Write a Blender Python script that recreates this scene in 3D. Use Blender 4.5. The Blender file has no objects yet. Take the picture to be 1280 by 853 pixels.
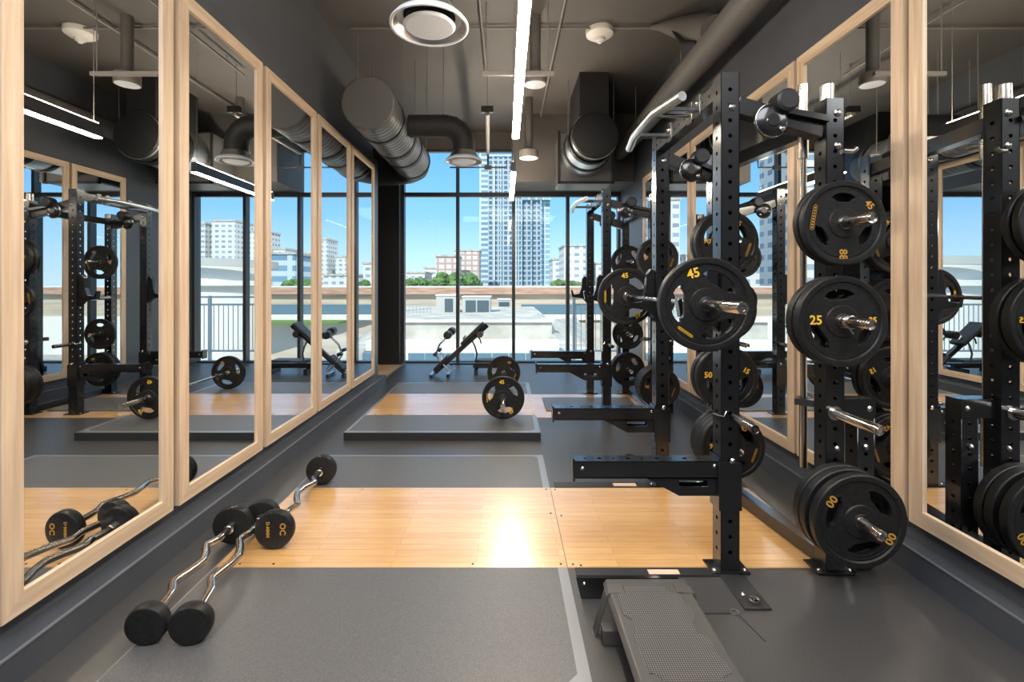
import bpy, bmesh, math, random
from mathutils import Vector, Matrix
random.seed(7)
C = bpy.context.scene.collection
PI = math.pi
H = 1.5

# ------------------------------------------------------------ camera
cam_d = bpy.data.cameras.new('camera'); cam = bpy.data.objects.new('camera', cam_d); C.objects.link(cam)
cam.location = (0, 0, H); cam.rotation_euler = (PI/2, 0, 0)
cam_d.sensor_width = 36; cam_d.lens = 590/1280*36
cam_d.shift_x = 8/1280; cam_d.shift_y = -70.5/1280
cam_d.clip_end = 3000
bpy.context.scene.camera = cam
vs = bpy.context.scene.view_settings
vs.view_transform = 'Standard'; vs.look = 'None'; vs.gamma = 1; vs.use_curve_mapping = False
vs.exposure = 0.35

# ------------------------------------------------------------ sky and sun
w = bpy.data.worlds.new('sky'); bpy.context.scene.world = w; w.use_nodes = True
nt = w.node_tree; nt.nodes.clear()
o_ = nt.nodes.new('ShaderNodeOutputWorld'); bg = nt.nodes.new('ShaderNodeBackground')
tc = nt.nodes.new('ShaderNodeTexCoord'); sp = nt.nodes.new('ShaderNodeSeparateXYZ'); rp = nt.nodes.new('ShaderNodeValToRGB')
nt.links.new(tc.outputs['Generated'], sp.inputs[0]); nt.links.new(sp.outputs['Z'], rp.inputs[0])
nt.links.new(rp.outputs[0], bg.inputs[0]); nt.links.new(bg.outputs[0], o_.inputs[0])
e = rp.color_ramp.elements
e[0].position = 0.0; e[0].color = (.62, .80, .93, 1)
e[1].position = 1.0; e[1].color = (.45, .62, .88, 1)
for p, c in ((.06, (.47, .72, .94, 1)), (.14, (.26, .56, .92, 1)), (.28, (.14, .43, .87, 1)), (.42, (.55, .72, .93, 1)), (.6, (.60, .74, .92, 1))):
    x = e.new(p); x.color = c
bg.inputs[1].default_value = 1.15

def lamp(name, kind, loc, rot, energy, color=(1, 1, 1), **kw):
    d = bpy.data.lights.new(name, kind); o = bpy.data.objects.new(name, d); C.objects.link(o)
    o.location = loc; o.rotation_euler = rot; d.energy = energy; d.color = color
    for k, v in kw.items(): setattr(d, k, v)
    return o
lamp('sun', 'SUN', (0, -5, 30), (math.radians(48), 0, math.radians(-28)), 4.2, (1, .96, .9), angle=.01)
# fill lamp added overhead behind the camera to brighten the room
lamp('rear_fill_light', 'AREA', (0.1, -.9, 4.3), (0, 0, 0), 300, (.96, .97, 1), shape='RECTANGLE', size=3.9, size_y=3.9)
pt = lamp('window_portal', 'AREA', (0.1, 9.25, 2.1), (-PI/2, 0, 0), 1, shape='RECTANGLE', size=4.4, size_y=4.2)
pt.data.cycles.is_portal = True

# ------------------------------------------------------------ materials
def mat(name, col, rough=.5, metal=0, spec=.5, coat=0, coat_r=.1, emit=None, es=0):
    m = bpy.data.materials.new(name); m.use_nodes = True
    b = m.node_tree.nodes['Principled BSDF']
    b.inputs['Base Color'].default_value = (*col, 1); b.inputs['Roughness'].default_value = rough
    b.inputs['Metallic'].default_value = metal; b.inputs['Specular IOR Level'].default_value = spec
    b.inputs['Coat Weight'].default_value = coat; b.inputs['Coat Roughness'].default_value = coat_r
    if emit: b.inputs['Emission Color'].default_value = (*emit, 1); b.inputs['Emission Strength'].default_value = es
    return m
def noisy(m, scale=(1, 1, 1), nscale=5, c1=None, c2=None, detail=4, bump=0, rough_var=0, lo=.35, hi=.65):
    t = m.node_tree; N = t.nodes; L = t.links; b = N['Principled BSDF']
    tc = N.new('ShaderNodeTexCoord'); mp = N.new('ShaderNodeMapping'); mp.inputs['Scale'].default_value = scale
    nz = N.new('ShaderNodeTexNoise'); nz.inputs['Scale'].default_value = nscale; nz.inputs['Detail'].default_value = detail
    L.new(tc.outputs['Object'], mp.inputs[0]); L.new(mp.outputs[0], nz.inputs['Vector'])
    if c1:
        r = N.new('ShaderNodeValToRGB'); r.color_ramp.elements[0].color = (*c1, 1); r.color_ramp.elements[1].color = (*c2, 1)
        r.color_ramp.elements[0].position = lo; r.color_ramp.elements[1].position = hi
        L.new(nz.outputs[0], r.inputs[0]); L.new(r.outputs[0], b.inputs['Base Color'])
    if bump:
        bp = N.new('ShaderNodeBump'); bp.inputs['Strength'].default_value = bump; bp.inputs['Distance'].default_value = .002
        L.new(nz.outputs[0], bp.inputs['Height']); L.new(bp.outputs[0], b.inputs['Normal'])
    return m
M = {}
M['wall'] = noisy(mat('painted_wall', (.062, .066, .075), .42), nscale=3, c1=(.078, .083, .094), c2=(.090, .095, .107), bump=.05)
M['ceil'] = noisy(mat('painted_ceiling', (.10, .092, .086), .6), nscale=1.2, c1=(.10, .094, .088), c2=(.118, .108, .10))
M['base'] = noisy(mat('painted_base', (.05, .056, .068), .35), nscale=4, c1=(.062, .068, .080), c2=(.074, .080, .092))
M['rubber'] = noisy(mat('rubber_floor', (.05, .05, .052), .38, spec=.8), nscale=260, c1=(.030, .030, .031), c2=(.095, .090, .085), detail=3, bump=.25, lo=.42, hi=.72)
M['rubber_tile'] = noisy(mat('rubber_tile', (.07, .07, .072), .42, spec=.7), nscale=300, c1=(.070, .069, .070), c2=(.150, .147, .143), detail=3, bump=.3, lo=.38, hi=.7)
M['maple'] = mat('maple_deck', (.72, .42, .17), .3, spec=.8, coat=1, coat_r=.23); M['maple'].node_tree.nodes['Principled BSDF'].inputs['Coat IOR'].default_value = 2.3
def planks(m, c1, c2, c3, bw, rh):
    t = m.node_tree; N = t.nodes; L = t.links; b = N['Principled BSDF']
    tc = N.new('ShaderNodeTexCoord'); br = N.new('ShaderNodeTexBrick')
    br.inputs['Color1'].default_value = (*c1, 1); br.inputs['Color2'].default_value = (*c2, 1); br.inputs['Mortar'].default_value = (*c3, 1)
    br.inputs['Scale'].default_value = 1; br.inputs['Mortar Size'].default_value = .0012; br.inputs['Brick Width'].default_value = bw; br.inputs['Row Height'].default_value = rh
    br.inputs['Bias'].default_value = 0
    L.new(tc.outputs['Object'], br.inputs['Vector'])
    mp = N.new('ShaderNodeMapping'); mp.inputs['Scale'].default_value = (1.5, 22, 1)
    nz = N.new('ShaderNodeTexNoise'); nz.inputs['Scale'].default_value = 3; nz.inputs['Detail'].default_value = 5
    L.new(tc.outputs['Object'], mp.inputs[0]); L.new(mp.outputs[0], nz.inputs['Vector'])
    mx = N.new('ShaderNodeMixRGB'); mx.blend_type = 'MULTIPLY'; mx.inputs[0].default_value = .35
    rr = N.new('ShaderNodeValToRGB'); rr.color_ramp.elements[0].color = (.6, .5, .4, 1); rr.color_ramp.elements[0].position = .3; rr.color_ramp.elements[1].position = .6
    L.new(nz.outputs[0], rr.inputs[0]); L.new(br.outputs[0], mx.inputs[1]); L.new(rr.outputs[0], mx.inputs[2]); L.new(mx.outputs[0], b.inputs['Base Color'])
planks(M['maple'], (.80, .48, .19), (.71, .40, .145), (.42, .23, .09), .9, .06)
M['alcove_wood'] = mat('alcove_oak_floor', (.6, .4, .24), .35)
planks(M['alcove_wood'], (.62, .42, .26), (.55, .36, .21), (.3, .2, .1), 1.2, .12)
def wood(name, c1, c2, scale):
    return noisy(mat(name, c1, .42), scale=scale, nscale=4, c1=c1, c2=c2, detail=6, bump=.1, lo=.3, hi=.7)
M['oak_v'] = wood('light_oak_upright_grain', (.60, .42, .27), (.78, .60, .42), (10, 10, .5))
M['oak_h'] = wood('light_oak_level_grain', (.60, .42, .27), (.78, .60, .42), (10, .5, 10))
M['mirror'] = mat('mirror_silver', (.86, .88, .88), 0.0, metal=1)
M['black'] = mat('black_powder_coat', (.007, .0073, .008), .35, spec=.2, coat=1, coat_r=.14); M['black'].node_tree.nodes['Principled BSDF'].inputs['Coat IOR'].default_value = 1.65
M['blacksatin'] = mat('black_satin', (.02, .02, .022), .45)
M['rubplate'] = noisy(mat('plate_rubber', (.016, .0155, .015), .45, spec=.3), nscale=60, c1=(.009, .0088, .0085), c2=(.016, .0155, .015))
M['chrome'] = mat('brushed_steel', (.62, .58, .53), .2, metal=1)
M['darksteel'] = mat('dark_steel', (.25, .24, .23), .25, metal=1)
M['yellow'] = mat('yellow_print', (.85, .50, .03), .5)
M['amber'] = mat('worn_amber_print', (.52, .27, .04), .5)
M['trim'] = mat('aluminium_trim', (.30, .31, .33), .35, metal=.6)
M['mull'] = mat('dark_bronze_mullion', (.05, .055, .062), .35, metal=.3)
M['duct'] = mat('grey_duct', (.13, .13, .135), .38, metal=.25)
M['ductblack'] = mat('black_duct_wrap', (.014, .014, .015), .6)
M['ductband'] = mat('black_duct_band', (.01, .01, .011), .5)
M['grille'] = mat('white_grille', (.82, .86, .92), .4)
M['alu'] = mat('satin_aluminium', (.6, .6, .6), .3, metal=1)
M['white'] = mat('white_plastic', (.75, .72, .68), .4)
M['greymetal'] = mat('grey_pipe_paint', (.20, .185, .17), .45)
M['darkpaint'] = mat('dark_wall_panel', (.012, .012, .012), .5)
M['led'] = mat('led_diffuser', (1, .95, .85), .5, emit=(1.0, .86, .68), es=110)
M['ledbody'] = mat('led_housing', (.08, .08, .085), .4)
M['step'] = noisy(mat('grey_step_plastic', (.075, .07, .066), .45), nscale=200, c1=(.07, .066, .062), c2=(.085, .08, .075))
M['pad'] = mat('black_vinyl', (.018, .018, .02), .4)
M['label'] = mat('cream_label', (.75, .52, .38), .5)
m = bpy.data.materials.new('window_glass'); m.use_nodes = True; t = m.node_tree; t.nodes.clear()
o = t.nodes.new('ShaderNodeOutputMaterial'); mx = t.nodes.new('ShaderNodeMixShader'); tr = t.nodes.new('ShaderNodeBsdfTransparent'); gl = t.nodes.new('ShaderNodeBsdfGlossy')
tr.inputs[0].default_value = (.95, .98, .98, 1); gl.inputs['Roughness'].default_value = 0; mx.inputs[0].default_value = .012
t.links.new(tr.outputs[0], mx.inputs[1]); t.links.new(gl.outputs[0], mx.inputs[2]); t.links.new(mx.outputs[0], o.inputs[0]); M['glass'] = m

# ------------------------------------------------------------ helpers
BASE = {}
def tag(o, label=None, cat=None, group=None, kind=None):
    if label: o['label'] = label
    if cat: o['category'] = cat
    if group: o['group'] = group
    if kind: o['kind'] = kind
    return o
def thing(name, label, cat, loc, group=None):
    o = bpy.data.objects.new(name, None); C.objects.link(o); o.location = loc; o.empty_display_size = .1
    BASE[o.name] = Vector(loc)
    return tag(o, label, cat, group)
def obj(name, bm, m, parent=None, smooth=True, bevel=0, base=None):
    """bm holds world coordinates; the mesh is stored relative to its thing's base"""
    off = BASE[parent.name] if parent else (Vector(base) if base else Vector((0, 0, 0)))
    me = bpy.data.meshes.new(name)
    bmesh.ops.recalc_face_normals(bm, faces=bm.faces)
    if off.length: bmesh.ops.translate(bm, verts=bm.verts, vec=-off)
    bm.to_mesh(me); bm.free()
    o = bpy.data.objects.new(name, me); C.objects.link(o)
    me.materials.append(m if not isinstance(m, str) else M[m])
    if smooth:
        for p in me.polygons: p.use_smooth = True
        me.set_sharp_from_angle(angle=math.radians(35))
    if bevel:
        b = o.modifiers.new('bevel', 'BEVEL'); b.width = bevel; b.segments = 2; b.limit_method = 'ANGLE'
    if parent: o.parent = parent; BASE[o.name] = off
    else: o.location = off; BASE[o.name] = off
    return o
def mesh_obj(name, me, parent, off=Vector((0, 0, 0))):
    o = bpy.data.objects.new(name, me); C.objects.link(o); o.parent = parent
    return o
def struct(name, bm, m, parent=None, **k):
    o = obj(name, bm, m, parent, **k)
    if not parent: o['kind'] = 'structure'
    return o
def B(): return bmesh.new()
def box(bm, x0, x1, y0, y1, z0, z1):
    v = [bm.verts.new(p) for p in ((x0,y0,z0),(x1,y0,z0),(x1,y1,z0),(x0,y1,z0),(x0,y0,z1),(x1,y0,z1),(x1,y1,z1),(x0,y1,z1))]
    for f in ((0,3,2,1),(4,5,6,7),(0,1,5,4),(1,2,6,5),(2,3,7,6),(3,0,4,7)): bm.faces.new([v[i] for i in f])
    return bm
def bxo(name, dims, m, parent=None, bevel=0, **k): return obj(name, box(B(), *dims), m, parent, bevel=bevel, smooth=bool(bevel), **k)
def frame_of(d):
    d = d.normalized(); up = Vector((0, 0, 1)) if abs(d.z) < .9 else Vector((1, 0, 0))
    a = d.cross(up).normalized(); return a, a.cross(d).normalized()
def tube(bm, pts, r, n=14, cap=True):
    """tube along a polyline with parallel-transported rings; r number or list"""
    pts = [Vector(p) for p in pts]; rs = r if isinstance(r, (list, tuple)) else [r]*len(pts)
    rings = []; a = None
    for i, p in enumerate(pts):
        d = (pts[min(i+1, len(pts)-1)]-pts[max(i-1, 0)]).normalized()
        if a is None: a, b = frame_of(d)
        else:
            a = (a-d*a.dot(d)).normalized(); b = a.cross(d).normalized()
        rings.append([bm.verts.new(p+(a*math.cos(2*PI*k/n)+b*math.sin(2*PI*k/n))*rs[i]) for k in range(n)])
    for i in range(len(rings)-1):
        for k in range(n): bm.faces.new((rings[i][k], rings[i][(k+1) % n], rings[i+1][(k+1) % n], rings[i+1][k]))
    if cap: bm.faces.new(rings[0]); bm.faces.new(rings[-1][::-1])
    return bm
def bar(bm, p, q, w, h, up=(0, 0, 1)):
    """rectangular bar from p to q, width w sideways, height h"""
    p, q = Vector(p), Vector(q); d = (q-p).normalized(); up = Vector(up); s = d.cross(up).normalized(); u = s.cross(d).normalized()
    v = []
    for c in (p, q):
        for i, j in ((-1,-1),(1,-1),(1,1),(-1,1)): v.append(bm.verts.new(c+s*i*w/2+u*j*h/2))
    for f in ((0,1,2,3),(7,6,5,4),(0,4,5,1),(1,5,6,2),(2,6,7,3),(3,7,4,0)): bm.faces.new([v[i] for i in f])
    return bm
def lathe(bm, prof, c=(0, 0, 0), axis='Y', n=48, closed=False):
    """prof: list of (radius, distance along axis)"""
    c = Vector(c); rings = []
    for r, a in prof:
        ring = []
        for k in range(n if r > 1e-6 else 1):
            t = 2*PI*k/n; u, v = r*math.cos(t), r*math.sin(t)
            p = {'Y': (u, a, v), 'Z': (u, v, a), 'X': (a, u, v)}[axis]
            ring.append(bm.verts.new(c+Vector(p)))
        rings.append(ring)
    seq = list(range(len(rings)))
    pairs = list(zip(seq, seq[1:])) + ([(seq[-1], seq[0])] if closed else [])
    for i, j in pairs:
        A, D = rings[i], rings[j]
        for k in range(n):
            k2 = (k+1) % n
            f = [A[k], A[k2], D[k2], D[k]] if len(A) > 1 and len(D) > 1 else ([A[0], D[k2], D[k]] if len(A) == 1 else [A[k], A[k2], D[0]])
            try: bm.faces.new(f)
            except ValueError: pass
    return bm
def poly(bm, pts, vec):
    """extrude a polygon by vec"""
    vec = Vector(vec); a = [bm.verts.new(p) for p in pts]; b = [bm.verts.new(Vector(p)+vec) for p in pts]; n = len(a)
    bm.faces.new(a); bm.faces.new(b[::-1])
    for i in range(n): bm.faces.new((a[i], a[(i+1) % n], b[(i+1) % n], b[i]))
    return bm
def arc(c, r, a0, a1, n, plane='XZ'):
    out = []
    for i in range(n+1):
        t = a0+(a1-a0)*i/n; u, v = r*math.cos(t), r*math.sin(t)
        out.append({'XZ': (c[0]+u, c[1], c[2]+v), 'YZ': (c[0], c[1]+u, c[2]+v), 'XY': (c[0]+u, c[1]+v, c[2])}[plane])
    return out
def sheet(loops, t, bev=0):
    """flat 2D sheet (XY) with holes, thickness 2t along Z -> mesh"""
    cu = bpy.data.curves.new('sheet', 'CURVE'); cu.dimensions = '2D'; cu.fill_mode = 'BOTH'; cu.extrude = t; cu.bevel_depth = bev; cu.bevel_resolution = 1
    for lp in loops:
        s = cu.splines.new('POLY'); s.points.add(len(lp)-1); s.use_cyclic_u = True
        for i, p in enumerate(lp): s.points[i].co = (p[0], p[1], 0, 1)
    ob = bpy.data.objects.new('sheet', cu); C.objects.link(ob)
    dg = bpy.context.evaluated_depsgraph_get(); me = bpy.data.meshes.new_from_object(ob.evaluated_get(dg))
    bpy.data.objects.remove(ob); bpy.data.curves.remove(cu)
    return me
def add_mesh(bm, me, mtx):
    n0 = len(bm.verts); bm.from_mesh(me); bm.verts.ensure_lookup_table()
    bmesh.ops.transform(bm, matrix=mtx, verts=bm.verts[n0:]); return bm
TXT = {}
def text_mesh(s, size=.05, thick=.0012, bold=.0):
    k = (s, size)
    if k not in TXT:
        cu = bpy.data.curves.new('t', 'FONT'); cu.body = s; cu.size = size; cu.extrude = thick/2; cu.offset = size*.022; cu.align_x = 'CENTER'; cu.align_y = 'CENTER'; cu.resolution_u = 2
        ob = bpy.data.objects.new('t', cu); C.objects.link(ob)
        dg = bpy.context.evaluated_depsgraph_get(); me = bpy.data.meshes.new_from_object(ob.evaluated_get(dg))
        bpy.data.objects.remove(ob); bpy.data.curves.remove(cu); TXT[k] = me
    return TXT[k]
FACE = Matrix.Rotation(PI/2, 4, 'X')      # flat XY shape -> stands up, front toward -Y

# ------------------------------------------------------------ room shell
XL, XR = -1.94, 2.20          # wall planes
FL, FR = -1.89, 2.15          # faces of the mirror frames
CE = 4.43                     # ceiling
YW = 9.1                      # window wall
# floor with the lower strip in front of the nearest rack
bm = B()
box(bm, -1.94, .36, -3, YW, -.12, 0); box(bm, .88, XR, -3, YW, -.12, 0); box(bm, .36, .88, 2.42, YW, -.12, 0); box(bm, .36, .88, -3, .7, -.12, 0)
struct('floor', bm, 'rubber', smooth=False)
struct('floor_recess', box(B(), .36, .88, .7, 2.42, -.2, -.1), 'rubber', smooth=False)
struct('floor_alcove', box(B(), -3.4, -1.94, 7.2, 8.85, -.12, 0), 'alcove_wood', smooth=False)
struct('trim_1', box(B(), -1.945, -1.915, 7.17, 9.05, 0, .006), 'trim', smooth=False)
struct('ceiling', box(B(), -3.4, XR+.2, -3.1, YW+.25, CE, CE+.2), 'ceil', smooth=False)
bm = B(); box(bm, XL-.15, XL, -3, 7.17, 0, 3.38); box(bm, XL-.15, XL-.07, -3, 7.17, 3.38, CE)
struct('wall_left', bm, 'wall', smooth=False)
struct('wall_right', box(B(), XR, XR+.2, -3, YW+.2, 0, CE), 'wall', smooth=False)
struct('wall_rear', box(B(), -3.4, XR+.2, -3.1, -3, -.12, CE), 'darkpaint', smooth=False)
bm = B(); box(bm, -3.5, -1.995, 8.85, 9.05, 0, CE); struct('wall_back', bm, 'darkpaint', smooth=False)
struct('wall_alcove', box(B(), -3.5, -3.4, 7.0, 8.85, -.12, CE), 'wall', smooth=False)
struct('wall_alcove_near', box(B(), -3.5, XL-.15, 7.0, 7.17, -.12, CE), 'wall', smooth=False)
struct('wall_alcove_soffit', box(B(), -3.4, -1.99, 8.0, 8.85, 3.35, CE), 'darkpaint', smooth=False)
struct('ceiling_bulkhead', box(B(), .12, XR, 8.1, YW+.1, 3.27, CE), 'ceil', smooth=False)
struct('wall_window_head', box(B(), -1.995, .12, YW-.05, YW+.15, 4.1, CE), 'ceil', smooth=False)
struct('wall_sill', box(B(), -2.2, XR, YW-.03, YW+.25, -.2, .005), 'mull', smooth=False)
for s, f, name in ((-1, -1.82, 'baseboard_left'), (1, 2.095, 'baseboard_right')):
    bm = B(); y1 = 7.17 if s < 0 else YW; wx = XL if s < 0 else XR
    a, b = sorted((f, wx)); box(bm, a, b, -3, y1, 0, .128)
    c = f - s*-.006
    # thin bevelled metal lip that catches the light
    struct(name, bm, 'base', smooth=False)
    a, b = sorted((f-s*.003, f+s*.012)); struct('trim_%d' % (2 if s < 0 else 3), box(B(), a, b, -3, y1, .128, .134), 'trim', smooth=False)

# window wall: four bays, lower and upper panes
bays = [(-1.99, -.92), (-.92, .153), (.153, 1.194), (1.194, 2.2)]
for i, (a, b) in enumerate(bays):
    wn = bpy.data.objects.new('window_%d' % (i+1), None); C.objects.link(wn); wn.location = ((a+b)/2, YW, 0); wn['kind'] = 'structure'; BASE[wn.name] = Vector(wn.location)
    bm = B(); hw = .045
    top = 4.1 if i < 2 else 3.27
    box(bm, a-(.07 if i == 0 else .03), a+(.05 if i == 0 else .03), YW-.07, YW+.07, .005, top)
    if i == 3: box(bm, b-.05, b, YW-.07, YW+.07, .005, top)
    box(bm, a+.03, b-.03, YW-.05, YW+.05, .005, .028)
    box(bm, a+.03, b-.03, YW-.05, YW+.05, 3.19, 3.27)
    if i < 2: box(bm, a+.03, b-.03, YW-.05, YW+.05, 4.05, 4.1)
    obj('window_frame', bm, 'mull', wn, smooth=False)
    bxo('window_pane', (a+.03, b-.03, YW-.004, YW+.004, .028, 3.19), 'glass', wn)
    if i < 2: bxo('window_pane', (a+.03, b-.03, YW-.004, YW+.004, 3.27, 4.05), 'glass', wn)

# ------------------------------------------------------------ wall mirrors
def mirror(side, y0, y1, z0, z1, label, group):
    fx = FL if side < 0 else FR; s = side
    wall = XL if s < 0 else XR
    t = thing('wall_mirror', label, 'mirror', (fx+s*.03, (y0+y1)/2, z0), group)
    mw = .082
    def rail(nm, m, pts): obj(nm, poly(B(), [(fx, p[0], p[1]) for p in pts], (s*.05, 0, 0)), m, t, smooth=False)
    yi0, yi1, zi0, zi1 = y0+mw, y1-mw, z0+mw, z1-mw
    rail('frame_stile', 'oak_v', [(y0, z0), (yi0, zi0), (yi0, zi1), (y0, z1)]); rail('frame_stile', 'oak_v', [(y1, z0), (y1, z1), (yi1, zi1), (yi1, zi0)])
    rail('frame_rail', 'oak_h', [(y0, z0), (y1, z0), (yi1, zi0), (yi0, zi0)]); rail('frame_rail', 'oak_h', [(y0, z1), (yi0, zi1), (yi1, zi1), (y1, z1)])
    a, b = sorted((fx+s*.012, fx+s*.045))
    bxo('mirror_glass', (a, b, yi0-.002, yi1+.002, zi0-.002, zi1+.002), 'mirror', t)
LY = [1.77, 2.71, 3.70, 4.745, 5.786, 6.84]
ln = ['nearest oak framed mirror on the left wall, cut off by the picture edge', 'oak framed mirror second from the camera on the left wall', 'oak framed mirror in the middle of five on the left wall',
      'oak framed mirror fourth from the camera on the left wall', 'oak framed mirror on the left wall closest to the windows']
for i in range(5):
    mirror(-1, LY[i]+(.026 if i else 0), LY[i+1]-.024, .217, 3.227, ln[i], 'oak framed mirrors on the left wall')
RY = [1.57, 2.535, 3.504, 4.49, 5.49, 6.46, 7.42]
rn = ['nearest oak framed mirror on the right wall, running out of the picture', 'tall oak framed mirror behind the plate stacks of the near rack', 'oak framed mirror third from the camera on the right wall',
      'oak framed mirror between the two racks on the right wall', 'oak framed mirror fifth from the camera on the right wall', 'oak framed mirror on the right wall closest to the windows']
for i in range(6):
    mirror(1, RY[i]+.018, RY[i+1]-.018, .24, 3.17, rn[i], 'oak framed mirrors on the right wall')

# ------------------------------------------------------------ lifting platforms
def screws(t, pts, z):
    for x, y in pts: obj('deck_screw', lathe(B(), [(0, z+.0016), (.006, z+.0016), (.007, z)], (x, y, 0), 'Z', 10), 'darksteel', t)
def platform(x0, x1, y0, yw0, yw1, y1, z0, z1, label, lb=.03, ch=.05):
    t = thing('lifting_platform', label, 'platform', ((x0+x1)/2, (y0+y1)/2, z0), None)
    bw = .05
    bm = B(); box(bm, x0+lb, x1, yw0, yw1, z0, z1); 
    obj('maple_deck', bm, 'maple', t, smooth=False)
    bxo('rubber_tile', (x0+lb, x1-bw, y0+bw, yw0, z0, z1), 'rubber_tile', t)
    bxo('rubber_tile', (x0+lb, x1-bw, yw1, y1-bw*.6, z0, z1), 'rubber_tile', t)
    bm = B()
    for (a, b, c, d) in ((x0, x1, y0, y0+bw), (x0, x1, y1-bw*.6, y1), (x1-bw, x1, y0+bw, yw0), (x1-bw, x1, yw1, y1-bw*.6), (x0, x0+lb, y0+bw, y1-bw*.6)):
        box(bm, a, b, c, d, z0, z1+.001)
    # chamfered inner corners
    for cx, cy, sx, sy, q in ((x1-bw, y0+bw, -1, 1, ch), (x1-bw, y1-bw*.6, -1, -1, .03)):
        poly(bm, [(cx, cy, z0+.002), (cx+sx*q, cy, z0+.002), (cx, cy+sy*q, z0+.002)], (0, 0, z1-z0-.0012))
    obj('metal_border', bm, 'trim', t, smooth=False)
    screws(t, [(x1-.03, yw0+.03), (x1-.03, (yw0+yw1)/2+.1), (x1-.03, yw1-.03), (x0+.3, yw0+.03), (x0+.5, yw1-.03), (x1-.5, yw0+.03), (x0+.12, yw0+.03)], z1)
    return t
platform(-1.54, .325, 1.66, 2.493, 3.47, 4.136, .0005, .006, 'nearest lifting platform with shiny maple centre set flush in the floor', lb=.008, ch=.10)
t2 = platform(-1.554, .336, 4.538, 5.15, 6.146, 6.85, .0005, .077, 'raised lifting platform with maple centre under the floor barbell by the windows')
bxo('front_edge', (-1.556, .338, 4.532, 4.5385, .001, .0755), 'blacksatin', t2)
# rack inserts
t = thing('rack_insert', 'amber maple rack insert beneath the nearest rack', 'platform', (1.05, 2.98, 0))
bxo('maple_deck', (.329, 1.78, 2.493, 3.47, .0005, .006), 'maple', t)
screws(t, [(.36, 2.52), (.40, 2.51), (.36, 3.05), (.36, 3.44), (1.1, 2.52), (1.72, 2.6), (1.72, 3.3)], .006)
bxo('rear_cross_plate', (.36, 1.06, 3.472, 3.56, .0005, .010), 'blacksatin', t); bxo('cream_label', (.80, .97, 3.49, 3.54, .0102, .0108), 'label', t)
bxo('edge_strip', (1.78, 1.80, 2.49, 3.7, .0005, .006), 'black', t)
t = thing('rack_insert', 'maple rack insert with black mat beneath the rack by the windows', 'platform', (1.05, 5.9, 0))
bxo('maple_deck', (.35, 1.78, 5.3, 6.42, .0005, .006), 'maple', t)
mt = bxo('floor_mat', (.48, 1.60, 5.56, 6.2, .0065, .02), 'rubber_tile', None, bevel=.004, base=(1.06, 5.88, .0065))
tag(mt, 'thin black rubber mat lying on the far rack insert', 'mat')

# ------------------------------------------------------------ weight plates
RP = .225
def circ(r, n=40, c=(0, 0), a0=0): return [(c[0]+r*math.cos(a0+2*PI*i/n), c[1]+r*math.sin(a0+2*PI*i/n)) for i in range(n)]
def kidney(ac, r, half=30, rad=.155, rm=.60):
    out = []; n = 26
    for i in range(n):
        t = 2*PI*i/n; ct, st = math.cos(t), math.sin(t); p = .8
        u = math.copysign(abs(ct)**p, ct); v = math.copysign(abs(st)**p, st)
        a = math.radians(ac+half*u*(1.0 if v > 0 else .8)); rr = r*(rm+rad*v); out.append((rr*math.cos(a), rr*math.sin(a)))
    return out
def plate_mesh(r, t, holes=3, ha=0, half=30, rad=.155):
    """front face at y=0 (towards -Y), body extends to y=t"""
    bm = B(); k = .005
    lathe(bm, [(r*.85, .007), (r*.875, .001), (r*.90, 0), (r-k, 0), (r, k), (r, t-k), (r-k, t), (r*.88, t), (r*.85, t-.008)], n=72, closed=True)
    lathe(bm, [(.0265, -.001), (r*.15, -.001), (r*.17, .002), (r*.34, .003), (r*.36, .008), (r*.36, t-.008), (r*.33, t-.001), (.0265, t-.001)], n=48, closed=True)
    loops = [circ(r*.865, 64), circ(r*.34, 40)] + [kidney(ha+120*i, r, half, rad) for i in range(holes)]
    me = sheet(loops, (t-.022)/2, .002)
    add_mesh(bm, me, Matrix.Translation((0, t/2, 0)) @ FACE)
    # raised line around the web
    lathe(bm, [(r*.80, .0095), (r*.805, .0075), (r*.815, .0075), (r*.82, .0095)], n=64)
    bmesh.ops.recalc_face_normals(bm, faces=bm.faces)
    me = bpy.data.meshes.new('plate_body'); bm.to_mesh(me); bm.free(); me.materials.append(M['rubplate'])
    for p in me.polygons: p.use_smooth = True
    me.set_sharp_from_angle(angle=math.radians(32)); return me
PM = {}
def letter_mesh(marks, matname):
    """marks: (string, angle of position, text rotation, radius, size); '~' draws the small outlined word mark"""
    out = []
    for s, a, rot, rr, size in marks:
        bm = B(); a = math.radians(a); pos = Vector((rr*math.cos(a), .0066, rr*math.sin(a)))
        mt = Matrix.Translation(pos) @ Matrix.Rotation(-math.radians(rot), 4, 'Y') @ FACE
        if s == '~':
            w, h = size, size*.17
            lp = [[(-w/2, -h/2), (w/2, -h/2), (w/2+h/2, 0), (w/2, h/2), (-w/2, h/2), (-w/2-h/2, 0)], [(-w/2+.001, -h/2+.0015), (w/2-.001, -h/2+.0015), (w/2+h/2-.002, 0), (w/2-.001, h/2-.0015), (-w/2+.001, h/2-.0015), (-w/2-h/2+.002, 0)]]
            for q in range(8):
                x = -w/2+w*(q+.5)/8; lp.append([(x-w*.03, -h*.2), (x+w*.035, -h*.2), (x+w*.035, h*.22), (x-w*.03, h*.22)])
            add_mesh(bm, sheet(lp[:2], .0006), mt)
            for l in lp[2:]: add_mesh(bm, sheet([l], .0006), mt)
        else: add_mesh(bm, text_mesh(s, size), mt)
        me = bpy.data.meshes.new('lettering'); bm.to_mesh(me); bm.free(); me.materials.append(M[matname]); out.append(me)
    return out
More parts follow.
